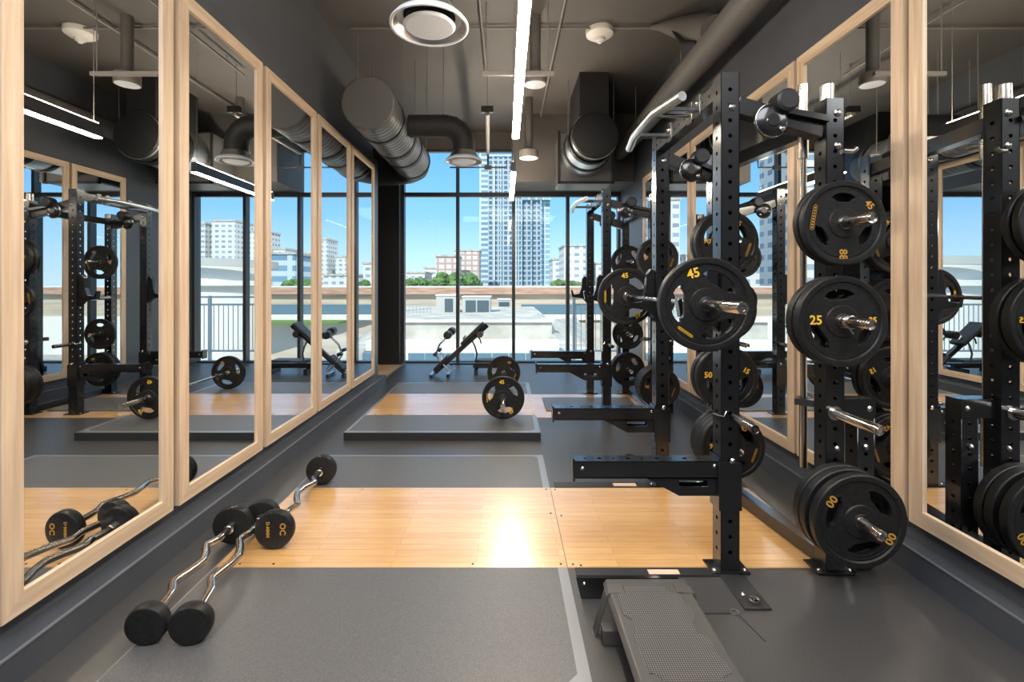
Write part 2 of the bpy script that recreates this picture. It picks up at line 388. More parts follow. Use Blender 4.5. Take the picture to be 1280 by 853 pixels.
def plate(x, y, z, kind, label, group, roll=0, flip=False, name='weight_plate'):
    """y = front face"""
    r, th, bodykey, letkey = kind
    t = thing(name, label, 'weight plate', (x, y, z), group)
    if flip: t.rotation_euler = (0, roll, PI); t.location.y = y+th
    else: t.rotation_euler = (0, roll, 0)
    mesh_obj('plate_body', PM[bodykey], t)
    for me in (PM[letkey] if letkey else ()): mesh_obj('lettering', me, t)
    mesh_obj('steel_bushing', PM['bush%.3f' % th], t)
    return t
for th in (.045, .036, .05):
    bm = B(); lathe(bm, [(.0258, -.0015), (.032, -.0015), (.032, th+.0005), (.0258, th+.0005)], n=32, closed=True)
    bmesh.ops.recalc_face_normals(bm, faces=bm.faces)
    me = bpy.data.meshes.new('steel_bushing'); bm.to_mesh(me); bm.free(); me.materials.append(M['darksteel']); PM['bush%.3f' % th] = me
PM['b45'] = plate_mesh(.225, .05, ha=58, half=40, rad=.155)
PM['b45s'] = plate_mesh(.225, .045, ha=40, half=36, rad=.14)
PM['b25'] = plate_mesh(.222, .045, ha=95, half=33, rad=.12)
PM['b35'] = plate_mesh(.205, .036, ha=90, half=27, rad=.12)
PM['l45'] = letter_mesh([('45', 113, 15, .160, .062), ('45', -6, -96, .168, .062), ('~', 232, -35, .165, .075)], 'yellow')
PM['l45b'] = letter_mesh([('45', 95, 5, .165, .055), ('45', -60, -150, .165, .055), ('~', 180, -90, .17, .085)], 'yellow')
PM['l25'] = letter_mesh([('25', 178, 0, .128, .062), ('25', 2, 0, .150, .04)], 'yellow')
PM['l88'] = letter_mesh([('88', -92, -90, .155, .055), ('45', 35, -50, .15, .045), ('~', 170, -100, .15, .11)], 'amber')
PM['l00'] = letter_mesh([('00', 145, 55, .165, .058), ('00', -30, -120, .165, .058)], 'amber')
PM['l50'] = letter_mesh([('50', 172, 0, .135, .058), ('15', 20, -30, .145, .05)], 'yellow')
PM['l99'] = letter_mesh([('90', 178, -10, .14, .05), ('45', 60, -30, .155, .05), ('~', -20, -110, .16, .09)], 'amber')
K45 = (.225, .05, 'b45', 'l45'); K45b = (.225, .05, 'b45', 'l45b'); K45s = (.225, .045, 'b45s', 'l00'); K25 = (.222, .045, 'b25', 'l25'); K35 = (.205, .036, 'b35', 'l88')
K50 = (.222, .045, 'b25', 'l50'); K99 = (.225, .045, 'b45s', 'l99'); KBK = (.225, .045, 'b45s', None)

# ------------------------------------------------------------ racks
def punched(x0, x1, y0, y1, z0, z1, pitch=.08, hr=.011, start=.1):
    """hollow upright with round holes through all four walls"""
    bm = B(); wx, wy, hz = x1-x0, y1-y0, z1-z0; tk = .002
    zs = []; z = start
    while z < hz-.04: zs.append(z); z += pitch
    for wd, places in ((wx, 'F'), (wy, 'S')):
        lp = [[(-wd/2, 0), (wd/2, 0), (wd/2, hz), (-wd/2, hz)]] + [circ(hr, 12, (0, q)) for q in zs]
        me = sheet(lp, tk)
        if places == 'F':
            for y in (y0+tk, y1-tk): add_mesh(bm, me, Matrix.Translation(((x0+x1)/2, y, z0)) @ FACE)
        else:
            for x in (x0+tk, x1-tk): add_mesh(bm, me, Matrix.Translation((x, (y0+y1)/2, z0)) @ Matrix.Rotation(PI/2, 4, 'Z') @ FACE)
        bpy.data.meshes.remove(me)
    box(bm, x0+.001, x1-.001, y0+.001, y1-.001, z1-.003, z1+.001)
    return bm
def bolt(t, x, y, z, axis='Y', s=-1, r=.010):
    bm = B(); a = {'Y': 0, 'X': 0, 'Z': 0}[axis]
    lathe(bm, [(0, s*.012), (r*.6, s*.011), (r, s*.006), (r*1.5, s*.003), (r*1.5, 0)], (x, y, z), axis, 12); obj('bolt', bm, 'chrome', t)

FX0, FX1 = 1.115, 1.212      # front uprights
Z0, Z1_ = 2.445, 3.50        # near faces of the two side frames
def make_rack(dy, label, first, peg_x):
    t = thing('power_rack', label, 'rack', (1.4, 2.98+dy, 0), 'black power racks along the right wall')
    N0, F0 = Z0+dy, Z1_+dy
    rx = {0: (1.66, 1.755), 1: (1.53, 1.625) if first else (1.60, 1.695)}
    for i, y in enumerate((N0, F0)):
        obj('front_upright', punched(FX0, FX1, y, y+.095, .012, 2.6), 'black', t, smooth=False)
        a, b = rx[i]
        obj('rear_upright', punched(a, b, y, y+.095, .012, 2.467), 'black', t, smooth=False)
        # sloping top beam
        obj('top_beam', bar(B(), (FX1-.002, y+.048, 2.44), (a+.002, y+.048, 2.31), .07, .09), 'black', t, smooth=False, bevel=.004)
        # pulley housing on the beam
        bm = B(); cx = FX1+.16; cz = 2.345
        lathe(bm, [(0, y-.03), (.03, y-.03), (.034, y-.024), (.075, y-.02), (.085, y-.012), (.085, y+.0), (.07, y+.01)], (cx, 0, cz), 'Y', 40)
        obj('pulley_disc', bm, 'black', t)
        bm = B(); tube(bm, arc((cx, y-.018, cz), .086, PI*.55, PI*1.6, 24), .0035, 8); obj('disc_rim', bm, 'chrome', t)
        bm = B(); lathe(bm, [(0, y-.05), (.045, y-.05), (.058, y-.04), (.058, y+.05), (.05, y+.06), (0, y+.06)], (cx+.07, 0, cz+.10), 'Y', 32); obj('roller', bm, 'blacksatin', t)
        bm = B(); bar(bm, (cx+.05, y-.01, cz+.06), (a+.01, y-.01, cz+.01), .02, .03); obj('roller_bracket', bm, 'black', t, smooth=False)
        bolt(t, cx+.045, y-.028, cz-.045); 
        # spotter arm
        bm = B(); me = None
        zt, zb = .580, .492; x0, x1 = .36, FX0-.006
        box(bm, x0, x1, y+.006, y+.012, zb, zt); box(bm, x0, x1, y+.083, y+.089, zb, zt); box(bm, x0, x1, y+.006, y+.089, zb, zb+.006)
        lp = [[(x0, 0), (x1, 0), (x1, .083), (x0, .083)]]+[circ(.012 if k % 2 else .008, 12, (x0+.06+k*.075, .0415)) for k in range(9)]
        add_mesh(bm, sheet(lp, .0025), Matrix.Translation((0, y+.006, zt)))
        sa = obj('spotter_arm', bm, 'black', t, smooth=False)
        bxo('end_plate', (.348, .36, y-.004, y+.099, .478, .60), 'black', sa, bevel=.003)
        bm = B()
        lp = [[(.73, .492), (FX0-.006, .492), (FX0-.006, .398), (.905, .398)], [(.905, .478), (1.055, .478), (1.055, .445), (.905, .445)][::-1]]
        add_mesh(bm, sheet(lp, .004), Matrix.Translation((0, y+.02, 0)) @ FACE); add_mesh(bm, sheet(lp, .004), Matrix.Translation((0, y+.078, 0)) @ FACE)
        box(bm, .905, 1.10, y+.02, y+.078, .398, .404)
        obj('gusset', bm, 'black', sa, smooth=False)
        bm = B(); box(bm, FX0-.014, FX0-.002, y-.006, y+.101, .33, .60); box(bm, FX0-.014, FX1+.008, y-.010, y-.002, .33, .58); obj('sleeve', bm, 'black', sa, smooth=False, bevel=.002)
        bolt(sa, .40, y+.005, .545, r=.007); bolt(sa, 1.085, y+.005, .558, r=.007)
        bolt(t, 1.17, y-.010, .59); bolt(t, 1.175, y-.001, 2.42, r=.012)
        # j-cup
        bm = B(); jx = FX0-.03
        poly(bm, [(FX0, y+.02, 1.25), (FX0, y+.02, 1.60), (FX0-.03, y+.02, 1.62), (FX0-.06, y+.02, 1.58), (FX0-.07, y+.02, 1.46), (FX0-.10, y+.02, 1.375), (FX0-.175, y+.02, 1.365), (FX0-.195, y+.02, 1.43), (FX0-.215, y+.02, 1.42), (FX0-.20, y+.02, 1.33), (FX0-.06, y+.02, 1.31)], (0, .055, 0))
        obj('j_cup', bm, 'black', t, smooth=False, bevel=.004)
        # pegs on the rear upright
        for k, (zz, yy) in enumerate(((1.80, .335), (1.32, .32), (.8365, .30), (.363, .315))):
            px = peg_x[i][k]
            bm = B(); lathe(bm, [(.0, -yy), (.012, -yy), (.014, -yy+.004), (.024, -yy), (.0255, -yy+.003), (.0255, -.012), (.036, -.012), (.036, 0), (0, 0)], (px, y, zz), 'Y', 28)
            obj('weight_peg', bm, 'chrome', t)
        # base plates
        for (a0, b0) in ((FX0, FX1), rx[i]):
            bm = B(); box(bm, a0-.05, b0+.05, y-.015, y+.11, 0.0065, .014); fp = obj('foot_plate', bm, 'black', t, smooth=False)
            bolt(fp, a0-.03, y+.01, .014, 'Z', 1, .009); bolt(fp, b0+.03, y+.01, .014, 'Z', 1, .009)
    # depth beams
    a, b = rx[0]
    lp = [[(0, 0), (F0-N0-.095, 0), (F0-N0-.095, .085), (0, .085)]]+[circ(.008, 10, (.05+.09*k, .042)) for k in range(11)]
    bm = B(); box(bm, FX0+.004, FX0+.08, N0+.095, F0, 2.49, 2.495); box(bm, FX0+.004, FX0+.08, N0+.095, F0, 2.57, 2.575); box(bm, FX0+.076, FX0+.08, N0+.095, F0, 2.495, 2.57)
    add_mesh(bm, sheet(lp, .002), Matrix.Translation((FX0+.004, N0+.095, 2.49)) @ Matrix.Rotation(PI/2, 4, 'Z') @ FACE)
    obj('front_crossbeam', bm, 'black', t, smooth=False)
    obj('rear_crossbeam', bar(B(), ((rx[0][0]+rx[0][1])/2, N0+.09, 2.36), ((rx[1][0]+rx[1][1])/2, F0+.004, 2.36), .07, .08), 'black', t, smooth=False)
    bm = B(); box(bm, rx[0][0]+.01, rx[0][1]-.01, N0+.09, F0, .012, .08) if not first else bar(bm, (1.7, N0+.09, .05), (1.58, F0+.004, .05), .07, .075); obj('base_crossbeam', bm, 'black', t, smooth=False)
    # pull-up bar on the aisle side
    pts = [(.936, N0+.055, 2.50), (.895, N0+.22, 2.50), (.87, N0+.32, 2.50), (.87, F0-.30, 2.50), (.895, F0-.14, 2.50), (.91, F0-.03, 2.50)]
    bm = B(); tube(bm, pts, .026, 20); pb = obj('pull_up_bar', bm, 'alu', t)
    for yy in (N0+.30, F0-.28):
        bm = B(); bar(bm, (.875, yy, 2.515), (FX0+.02, yy, 2.515), .05, .025); obj('bracket', bm, 'black', pb, smooth=False, bevel=.003)
    bm = B(); tube(bm, [(.88, N0+.42, 2.52), (FX0+.01, N0+.42, 2.52)], .008, 10); obj('cross_pin', bm, 'chrome', pb)
    bm = B(); lathe(bm, [(0, .9), (.0265, .9), (.0265, .898)], (0, 0, 0), 'X', 4); bm.free()
    for yy in (N0+.30, N0+.42, F0-.28):
        bm = B(); poly(bm, [(FX0+.0, yy-.035, 2.475), (FX0+.0, yy+.035, 2.475), (FX0+.0, yy+.03, 2.60), (FX0, yy-.03, 2.60)], (.012, 0, 0)); obj('clamp_plate', bm, 'black', pb, smooth=False, bevel=.002)
        bolt(pb, FX0-.001, yy, 2.555, 'X', -1, .009)
    # short storage post and bracket on the wall side
    sx = rx[0][0]+.185
    sp_ = obj('storage_post', punched(sx, sx+.09, N0+.03, N0+.12, .012, .89, start=.12), 'black', t, smooth=False)
    bxo('top_bracket', (rx[0][1], sx+.092, N0+.026, N0+.034, .80, .90), 'black', sp_); bxo('cap_plate', (rx[0][1]-.002, sx+.092, N0+.03, N0+.12, .89, .897), 'black', sp_)
    bolt(sp_, sx+.06, N0+.026, .85); bolt(sp_, sx+.04, N0+.026, .65); bolt(t, rx[0][0]+.055, N0-.001, .65); bolt(t, rx[0][0]+.06, N0-.001, 2.39, r=.013); bolt(t, rx[0][0]+.06, N0-.001, 2.22, r=.012)
    bm = B(); lathe(bm, [(0, 2.555), (.03, 2.555), (.034, 2.55), (.034, 2.468), (0, 2.468)], (rx[0][0]+.018+.02, N0+.045, 0), 'Z', 28); obj('steel_cap', bm, 'chrome', t)
    # side peg on the front upright and hitch pin
    bm = B(); lathe(bm, [(0, -.22), (.012, -.22), (.014, -.214), (.019, -.22), (.021, -.216), (.021, 0), (0, 0)], (1.178, N0, .816), 'Y', 24); obj('side_peg', bm, 'darksteel', t)
    bm = B(); tube(bm, [(1.10, N0+.05, .82), (1.10, N0-.012, .825), (1.125, N0-.014, .82), (1.14, N0-.006, .845)], .004, 8); obj('hitch_pin', bm, 'chrome', t)
    bm = B(); tube(bm, [(rx[0][1]-.01, N0-.01, 2.19), (rx[0][1]+.03, N0-.02, 2.185), (rx[0][1]+.05, N0-.02, 2.20)], .012, 10); obj('pop_pin', bm, 'chrome', t)
    bm = B(); bar(bm, (rx[0][0]-.055, N0+.175, .855), (rx[0][0]+.045, N0+.10, .855), .035, .035); lathe(bm, [(.022, .835), (.033, .835), (.033, .875), (.022, .875)], (rx[0][0]-.005+.0, N0+.18, 0), 'Z', 24, closed=True); obj('bar_holder', bm, 'darksteel', t)
    return t, rx
pegs1 = {0: (1.64, 1.645, 1.70, 1.70), 1: (1.56, 1.565, 1.575, 1.585)}
pegs2 = {0: (1.70, 1.70, 1.70, 1.70), 1: (1.64, 1.64, 1.64, 1.64)}
rack1, rx1 = make_rack(0, 'tall black power rack nearest the camera, with a loaded barbell in its cups', True, pegs1)
rack2, rx2 = make_rack(2.97, 'black power rack further back by the windows, with empty bar cups', False, pegs2)
# base channel of the nearest rack that drops into the recess
bm = B(); box(bm, .365, 1.20, 2.421, 2.49, .001, .008); ch = obj('base_channel', bm, 'blacksatin', rack1, smooth=False)
bm = B(); box(bm, .365, .878, 2.40, 2.419, -.098, .007); obj('channel_face', bm, 'black', ch, smooth=False)
bxo('cream_label', (.74, .90, 2.43, 2.47, .0082, .0088), 'label', ch)
bolt(ch, .40, 2.40, -.02, r=.006)
# anchor plate lying in front of the near upright
t = thing('anchor_plate', 'black steel anchor plate on the floor at the foot of the near rack', 'plate', (1.18, 2.30, 0))
bm = B(); box(bm, 1.10, 1.225, 2.17, 2.419, .0005, .010); obj('plate', bm, 'blacksatin', t, smooth=False, bevel=.002)
bm = B(); tube(bm, arc((1.17, 2.22, .018), .022, 0, 2*PI, 16, 'XY'), .004, 8, cap=False); tube(bm, [(1.15, 2.20, .016), (1.20, 2.24, .016)], .005, 8); obj('ring', bm, 'chrome', t)
bolt(t, 1.14, 2.27, .010, 'Z', 1, .007)
t = thing('ground_ring', 'small steel ring on a thin strap on the rubber floor beside the step', 'ring', (1.0, 2.12, 0))
bm = B(); tube(bm, arc((1.045, 2.15, .006), .02, 0, 2*PI, 16, 'XY'), .0035, 8, cap=False); obj('ring', bm, 'chrome', t)
bm = B(); box(bm, .90, 1.03, 2.146, 2.152, .0005, .003); bar(bm, (1.06, 2.13, .0018), (1.09, 1.98, .0018), .004, .002); obj('strap', bm, 'blacksatin', t, smooth=False)

# plates stored on the pegs
G = 'black plates stored on the rack pegs'
def stack(dy, side, k, ys, kinds, where, pegs, words):
    yb = (Z0 if side == 0 else Z1_)+dy; x = pegs[side][k]; z = (1.80, 1.32, .8365, .363)[k]-.0
    for i, (y, kd) in enumerate(zip(ys, kinds)):
        w = words[i]
        plate(x, yb-y, z, kd, '%s black weight plate %s' % (w, where), G, roll=0 if i == 0 else random.uniform(-3, 3))
stack(0, 0, 0, (.165, .115), (K35, (.205, .036, 'b35', None)), 'on the top peg of the near rack by the mirrors', pegs1, ('outer', 'inner'))
stack(0, 0, 1, (.145, .085), (K25, (.222, .045, 'b25', None)), 'on the second highest peg by the mirrors, near rack', pegs1, ('outer, marked 25,', 'inner'))
stack(0, 0, 3, (.19, .115, .062), (K45s, KBK, KBK), 'on the lowest near rack peg, just above the floor', pegs1, ('outermost', 'middle', 'innermost'))
stack(0, 1, 0, (.18, .12), (K99, KBK), 'on the top peg behind the near upright', pegs1, ('outer', 'inner'))
stack(0, 1, 1, (.15, .09), (K25, KBK), 'hidden behind the 45 plate on the racked barbell', pegs1, ('outer', 'inner'))
stack(0, 1, 2, (.15, .09), (K50, KBK), 'on the third peg down behind the near front upright', pegs1, ('outer, marked 50,', 'inner'))
stack(0, 1, 3, (.215, .165, .115, .062), (K99, KBK, KBK, KBK), 'on the low peg behind the near front upright', pegs1, ('outermost', 'second', 'third', 'innermost'))
stack(2.97, 0, 0, (.17, .11), (K99, KBK), 'on the top peg of the far rack, camera side frame', pegs2, ('outer', 'inner'))
stack(2.97, 0, 1, (.12,), ((.205, .036, 'b35', 'l88'),), 'on the second peg of the far rack, camera side frame', pegs2, ('single smaller',))
stack(2.97, 0, 3, (.21, .16, .11, .06), (K99, KBK, KBK, KBK), 'on the lowest peg of the far rack, camera side frame', pegs2, ('outermost', 'second', 'third', 'innermost'))
stack(2.97, 1, 0, (.15,), (K99,), 'on the top peg of the far rack, window side frame', pegs2, ('single',))
stack(2.97, 1, 2, (.15,), ((.18, .036, 'b35', None) if False else (.205, .036, 'b35', None),), 'on the third peg of the far rack, window side frame', pegs2, ('single smaller',))
stack(2.97, 1, 3, (.16, .10), (K99, KBK), 'on the lowest peg of the far rack, window side frame', pegs2, ('outer', 'inner'))
# plate on the back side of the near rear upright
# spring collar on the second peg
def clip(x, y, z, label):
    t = thing('spring_collar', label, 'collar', (x, y, z))
    bm = B()
    for k in range(3): tube(bm, arc((x, y+.008*k, z), .030, 0, 2*PI, 24), .0035, 8, cap=False)
    obj('coil', bm, 'chrome', t); bm = B(); tube(bm, [(x+.028, y, z-.01), (x+.05, y-.004, z-.035)], .005, 8); tube(bm, [(x-.0, y+.016, z-.03), (x+.02, y+.016, z-.058)], .005, 8); obj('handle', bm, 'chrome', t)
clip(1.645, 2.245, 1.32, 'steel spring collar clipped on the peg in front of the 25 plate')
t = thing('spring_collar', 'black clamp collar lying on the floor behind the near spotter arm', 'collar', (1.03, 3.95, 0))
bm = B(); tube(bm, arc((1.03, 3.95, .04), .034, 0, 2*PI, 20), .012, 10, cap=False); tube(bm, [(1.05, 3.95, .07), (1.12, 3.93, .05), (1.18, 3.92, .02)], .012, 10); obj('clamp', bm, 'pad', t)
bm = B(); tube(bm, [(.88, 3.96, .015), (.98, 3.955, .05)], .008, 8); obj('lever', bm, 'chrome', t)

# ------------------------------------------------------------ barbells
def barbell(x, y0, z, label, group=None):
    """y0 = tip nearest the camera, 2.2 m long"""
    t = thing('barbell', label, 'barbell', (x, y0+1.1, z), group)
    ye = y0+2.19; c0 = y0+.415; c1 = ye-.415
    bm = B(); tube(bm, [(x, c0, z), (x, c1, z)], .0145, 18); obj('shaft', bm, 'chrome', t)
    for a, s in ((y0, 1), (ye, -1)):
        bm = B(); lathe(bm, [(0, 0.002), (.009, 0.002), (.011, .006), (.013, 0), (.023, 0), (.025, s*.003), (.025, s*.39), (.0, s*.39)] if s > 0 else [(0, -.002), (.011, -.006), (.013, 0), (.023, 0), (.025, -.003), (.025, -.39), (0, -.39)], (x, a, z), 'Y', 32); obj('sleeve', bm, 'chrome', t)
        bm = B(); lathe(bm, [(.0, s*.385), (.034, s*.385), (.037, s*.39), (.037, s*.412), (.03, s*.418), (.0, s*.418)], (x, a, z), 'Y', 32); obj('collar', bm, 'darksteel', t)
    return c0, c1
bx = .955
c0, c1 = barbell(bx, 1.90, 1.405, 'steel barbell resting in the cups of the near rack')
plate(bx, 2.235, 1.405, K45, 'large black plate marked 45 in yellow on the near end of the racked barbell', 'plates on the racked barbell')
plate(bx, c1+.035, 1.405, K45b, 'black three-grip plate on the far end of the racked barbell', 'plates on the racked barbell')
c0, c1 = barbell(-.025, 4.63, .077+.2255, 'steel barbell loaded with one plate each end, lying on the raised platform')
plate(-.025, c0-.06, .077+.2255, (.225, .05, 'b45s', 'l45b') if False else (.225, .045, 'b45s', 'l45b'), 'black plate on the near end of the floor barbell', 'plates on the floor barbell')
plate(-.025, c1+.01, .077+.2255, (.225, .045, 'b45s', 'l99'), 'black plate on the window end of the floor barbell', 'plates on the floor barbell')
# upright stored barbell behind the near rear post
t = thing('barbell', 'steel barbell stored upright beside the wall-side post of the near rack', 'barbell', (1.655, 2.625, .49))
bm = B(); tube(bm, [(1.655, 2.625, .49), (1.655, 2.625, 2.22)], .0145, 18); obj('shaft', bm, 'chrome', t)
bm = B(); tube(bm, [(1.655, 2.625, 2.2), (1.655, 2.625, 2.61)], .026, 24); obj('sleeve', bm, 'chrome', t)
bm = B(); tube(bm, [(1.655, 2.625, .487), (1.655, 2.625, .84)], .0205, 24); obj('sleeve', bm, 'chrome', t)

# fixed curl bars on the floor
def curl_bar(pn, pf, rn, rf, label, zz=1, tn=.06, tf=.07, text=False):
    """pn, pf = floor points of near and far heads"""
    pn, pf = Vector(pn), Vector(pf); a = Vector((pn[0], pn[1], rn+.0068)); b = Vector((pf[0], pf[1], rf+.0068)); d = (b-a); L = d.length; u = d.normalized()
    t = thing('curl_bar', label, 'barbell', (pn[0], pn[1], 0), 'fixed curl bars on the floor by the left wall')
    s = Vector((u.y, -u.x, 0)).normalized()
    offs = [(.0, 0), (.20, 0), (.29, -.034), (.40, .004), (.5, .026), (.60, .004), (.71, -.034), (.80, 0), (1, 0)]
    key = [a+d*k+s*o*zz+Vector((0, 0, .018*math.sin(PI*k)))*1 for k, o in offs]
    pts = []
    for i, p in enumerate(key):     # round the bends
        if 0 < i < len(key)-1:
            pts += [p.lerp(key[i-1], .22), p.lerp(key[i-1], .08)*.5+p.lerp(key[i+1], .08)*.5, p.lerp(key[i+1], .22)]
        else: pts.append(p)
    bm = B(); tube(bm, pts, .0195, 16); obj('bar', bm, 'chrome', t)
    rot = u.to_track_quat('Y', 'Z').to_matrix().to_4x4()
    for c, r, th, sgn in ((a, rn, tn, -1), (b, rf, tf, 1)):
        bm = B(); lathe(bm, [(0, 0), (.028, 0), (.03, .004), (r-.012, .004), (r-.003, .008), (r, .016), (r, th-.014), (r-.006, th-.004), (r-.016, th), (.03, th-.002), (0, th-.002)], (0, 0, 0), 'Y', 48)
        for v in bm.verts: v.co.y *= sgn
        bmesh.ops.transform(bm, matrix=Matrix.Translation(c) @ rot, verts=bm.verts); hd = obj('head', bm, 'rubplate', t)
        bm = B(); lathe(bm, [(.0196, -sgn*.03), (.027, -sgn*.028), (.029, 0)], (0, 0, 0), 'Y', 20); bmesh.ops.transform(bm, matrix=Matrix.Translation(c) @ rot, verts=bm.verts); obj('neck', bm, 'chrome', hd)
        if text and sgn < 0:
            for sx, pz, px_, rr, sz in (('OC', .03, .05, -80, .045), ('D-MMM', .03, -.03, -90, .026)):
                bm = B(); add_mesh(bm, text_mesh(sx, sz), Matrix.Translation(c) @ rot @ Matrix.Translation((px_, -th-.0003, pz-.02)) @ Matrix.Rotation(math.radians(90), 4, 'Y') @ FACE)
                obj('lettering', bm, 'amber', hd, smooth=False)
curl_bar((-1.495, 2.0), (-1.572, 2.70), .083, .106, 'chrome curl bar with black heads, the one closest to the left wall')
curl_bar((-1.315, 2.0), (-1.455, 2.80), .083, .100, 'chrome curl bar in the middle, its far head tucked behind a lettered head')
curl_bar((-1.31, 2.71), (-1.375, 3.50), .107, .108, 'chrome curl bar on the maple deck with yellow marks on its near head', text=True, zz=-1)

# ------------------------------------------------------------ aerobic step
t = thing('aerobic_step', 'grey plastic workout step with ribbed top, cut off by the bottom of the picture', 'step', (.65, 1.75, -.1))
bm = B()
poly(bm, [(.462, 1.20, .075), (.478, 1.20, .098), (.845, 1.20, .098), (.862, 1.20, .075), (.85, 1.20, .05), (.475, 1.20, .05)], (0, 1.05, 0))
obj('deck', bm, 'step', t, smooth=False, bevel=.006)
out = [(.545, 2.19), (.735, 2.19), (.745, 2.15), (.79, 2.13), (.80, 1.99), (.775, 1.96), (.775, 1.89), (.805, 1.86), (.815, 1.70), (.775, 1.68), (.77, 1.63), (.56, 1.63), (.55, 1.69), (.515, 1.70), (.51, 1.88), (.53, 1.90), (.53, 1.97), (.50, 2.0), (.50, 2.13), (.535, 2.15)]
tm = mat('ribbed_tread', (.12, .11, .10), .45); tt = tm.node_tree; wv = tt.nodes.new('ShaderNodeTexWave'); wv.inputs['Scale'].default_value = 36; wv.inputs['Distortion'].default_value = 0; wv.bands_direction = 'X'
wv2 = tt.nodes.new('ShaderNodeTexWave'); wv2.inputs['Scale'].default_value = 36; wv2.bands_direction = 'Y'; mm = tt.nodes.new('ShaderNodeMath'); mm.operation = 'MULTIPLY'
tcx = tt.nodes.new('ShaderNodeTexCoord'); tt.links.new(tcx.outputs['Object'], wv.inputs['Vector']); tt.links.new(tcx.outputs['Object'], wv2.inputs['Vector'])
tt.links.new(wv.outputs['Fac'], mm.inputs[0]); tt.links.new(wv2.outputs['Fac'], mm.inputs[1])
rr = tt.nodes.new('ShaderNodeValToRGB'); rr.color_ramp.elements[0].color = (.03, .028, .026, 1); rr.color_ramp.elements[1].color = (.24, .225, .21, 1); rr.color_ramp.elements[0].position = .1; rr.color_ramp.elements[1].position = .45
tt.links.new(mm.outputs[0], rr.inputs[0]); tt.links.new(rr.outputs[0], tt.nodes['Principled BSDF'].inputs['Base Color'])
bp = tt.nodes.new('ShaderNodeBump'); bp.inputs['Distance'].default_value = .003; tt.links.new(mm.outputs[0], bp.inputs['Height']); tt.links.new(bp.outputs[0], tt.nodes['Principled BSDF'].inputs['Normal'])
M['tread'] = tm
bm = B(); poly(bm, [(x, y, .0985) for x, y in out], (0, 0, .003)); obj('tread_mat', bm, 'tread', t, smooth=False)
for y in (2.17, 1.56):
    for x0, sx in ((.47, -1), (.855, 1)):
        bm = B(); bx0 = x0+sx*(.055 if sx < 0 else .012)
        poly(bm, [(x0+.0, y-.03, .10), (x0-sx*.07, y-.03, .106), (x0-sx*.075, y-.03, .100), (x0, y-.03, .088), (bx0+.004*-sx*0, y-.03, -.1), (bx0+sx*.010, y-.03, -.1), (x0+sx*.012, y-.03, .085)], (0, .06, 0))
        leg = obj('leg', bm, 'step', t, smooth=False, bevel=.003)
    bm = B(); box(bm, .43, .86, y-.085, y-.03, -.1, -.03); obj('foot_bar', bm, 'step', t, smooth=False, bevel=.006)

# ------------------------------------------------------------ benches by the windows
t = thing('adjustable_bench', 'black and silver incline bench with roller pads in front of the windows', 'bench', (-.9, 7.75, 0))
P = lambda x, z, y=7.75: (x, y, z)
bm = B(); bar(bm, P(-1.16, .06), P(-.30, .84), .08, .055, (0, 1, 0)); obj('spine', bm, 'black', t, smooth=False, bevel=.004)
bm = B(); bar(bm, P(-.72, .52), P(-.36, .87), .26, .06, (-.7, 0, .7)); obj('back_pad', bm, 'pad', t, bevel=.015)
bm = B(); bar(bm, P(-1.16, .10), P(-.93, .33), .22, .06, (-.7, 0, .7)); obj('seat_pad', bm, 'pad', t, bevel=.015)
bm = B(); bar(bm, (-1.20, 7.55, .03), (-1.20, 7.95, .03), .05, .05); obj('front_foot', bm, 'black', t, smooth=False)
bm = B(); bar(bm, (-.93, 7.6, .03), (-.93, 7.9, .03), .05, .05); obj('middle_foot', bm, 'black', t, smooth=False)
bm = B(); bar(bm, P(-.92, .20), P(.05, .20), .05, .03); bar(bm, P(.03, .2), P(.03, .0), .05, .05); obj('base_rail', bm, 'black', t, smooth=False)
bm = B(); tube(bm, [P(-.56, .60), P(-.50, .48), P(-.47, .36), P(-.50, .22)], .014, 10); obj('brace', bm, 'darksteel', t)
bm = B(); tube(bm, [P(-.90, .08, 7.70), P(-1.06, .24, 7.70), P(-1.14, .36, 7.70), P(-1.08, .52, 7.70), P(-.94, .66, 7.70)], .016, 10); tube(bm, [P(-.84, .1, 7.82), P(-1.08, .38, 7.82)], .012, 10); obj('leg_lever', bm, 'alu', t)
for z, x in ((.69, -.93), (.38, -1.13)):
    r = .065 if z > .5 else .03
    for q in (0, 1):
        y0 = 7.52+.28*q; obj('roller_pad', lathe(B(), [(0, y0), (r*.7, y0), (r, y0+.02), (r, y0+.16), (r*.7, y0+.18), (0, y0+.18)], (x+.03*q, 0, z+.03*q), 'Y', 24), 'pad', t)
bm = B(); lathe(bm, [(0, 7.60), (.05, 7.60), (.06, 7.62), (.06, 7.88), (.05, 7.90), (0, 7.90)], (-.42, 0, .70), 'Y', 24); obj('knob', bm, 'darksteel', t)
bm = B(); tube(bm, [P(-.62, .60), P(-.66, .66), P(-.70, .60)], .02, 10); obj('adjuster', bm, 'alu', t)
bm = B(); tube(bm, [P(-.48, .68), P(-.42, .60), P(-.40, .53)], .012, 10); obj('handle', bm, 'black', t)
t = thing('flat_bench', 'low black flat bench behind the floor barbell', 'bench', (-.2, 8.0, 0))
bm = B(); box(bm, -.50, .12, 7.86, 8.14, .17, .24); obj('pad', bm, 'pad', t, bevel=.02)
bm = B(); box(bm, -.55, .2, 7.96, 8.04, .09, .17); box(bm, -.52, -.46, 7.8, 8.2, .0, .09); box(bm, .1, .16, 7.8, 8.2, 0, .09); obj('frame', bm, 'black', t, smooth=False)

# ------------------------------------------------------------ ceiling services
def rod(x, y, z0, z1=CE, r=.006):
    return tube(B(), [(x, y, z0), (x, y, z1)], r, 8)
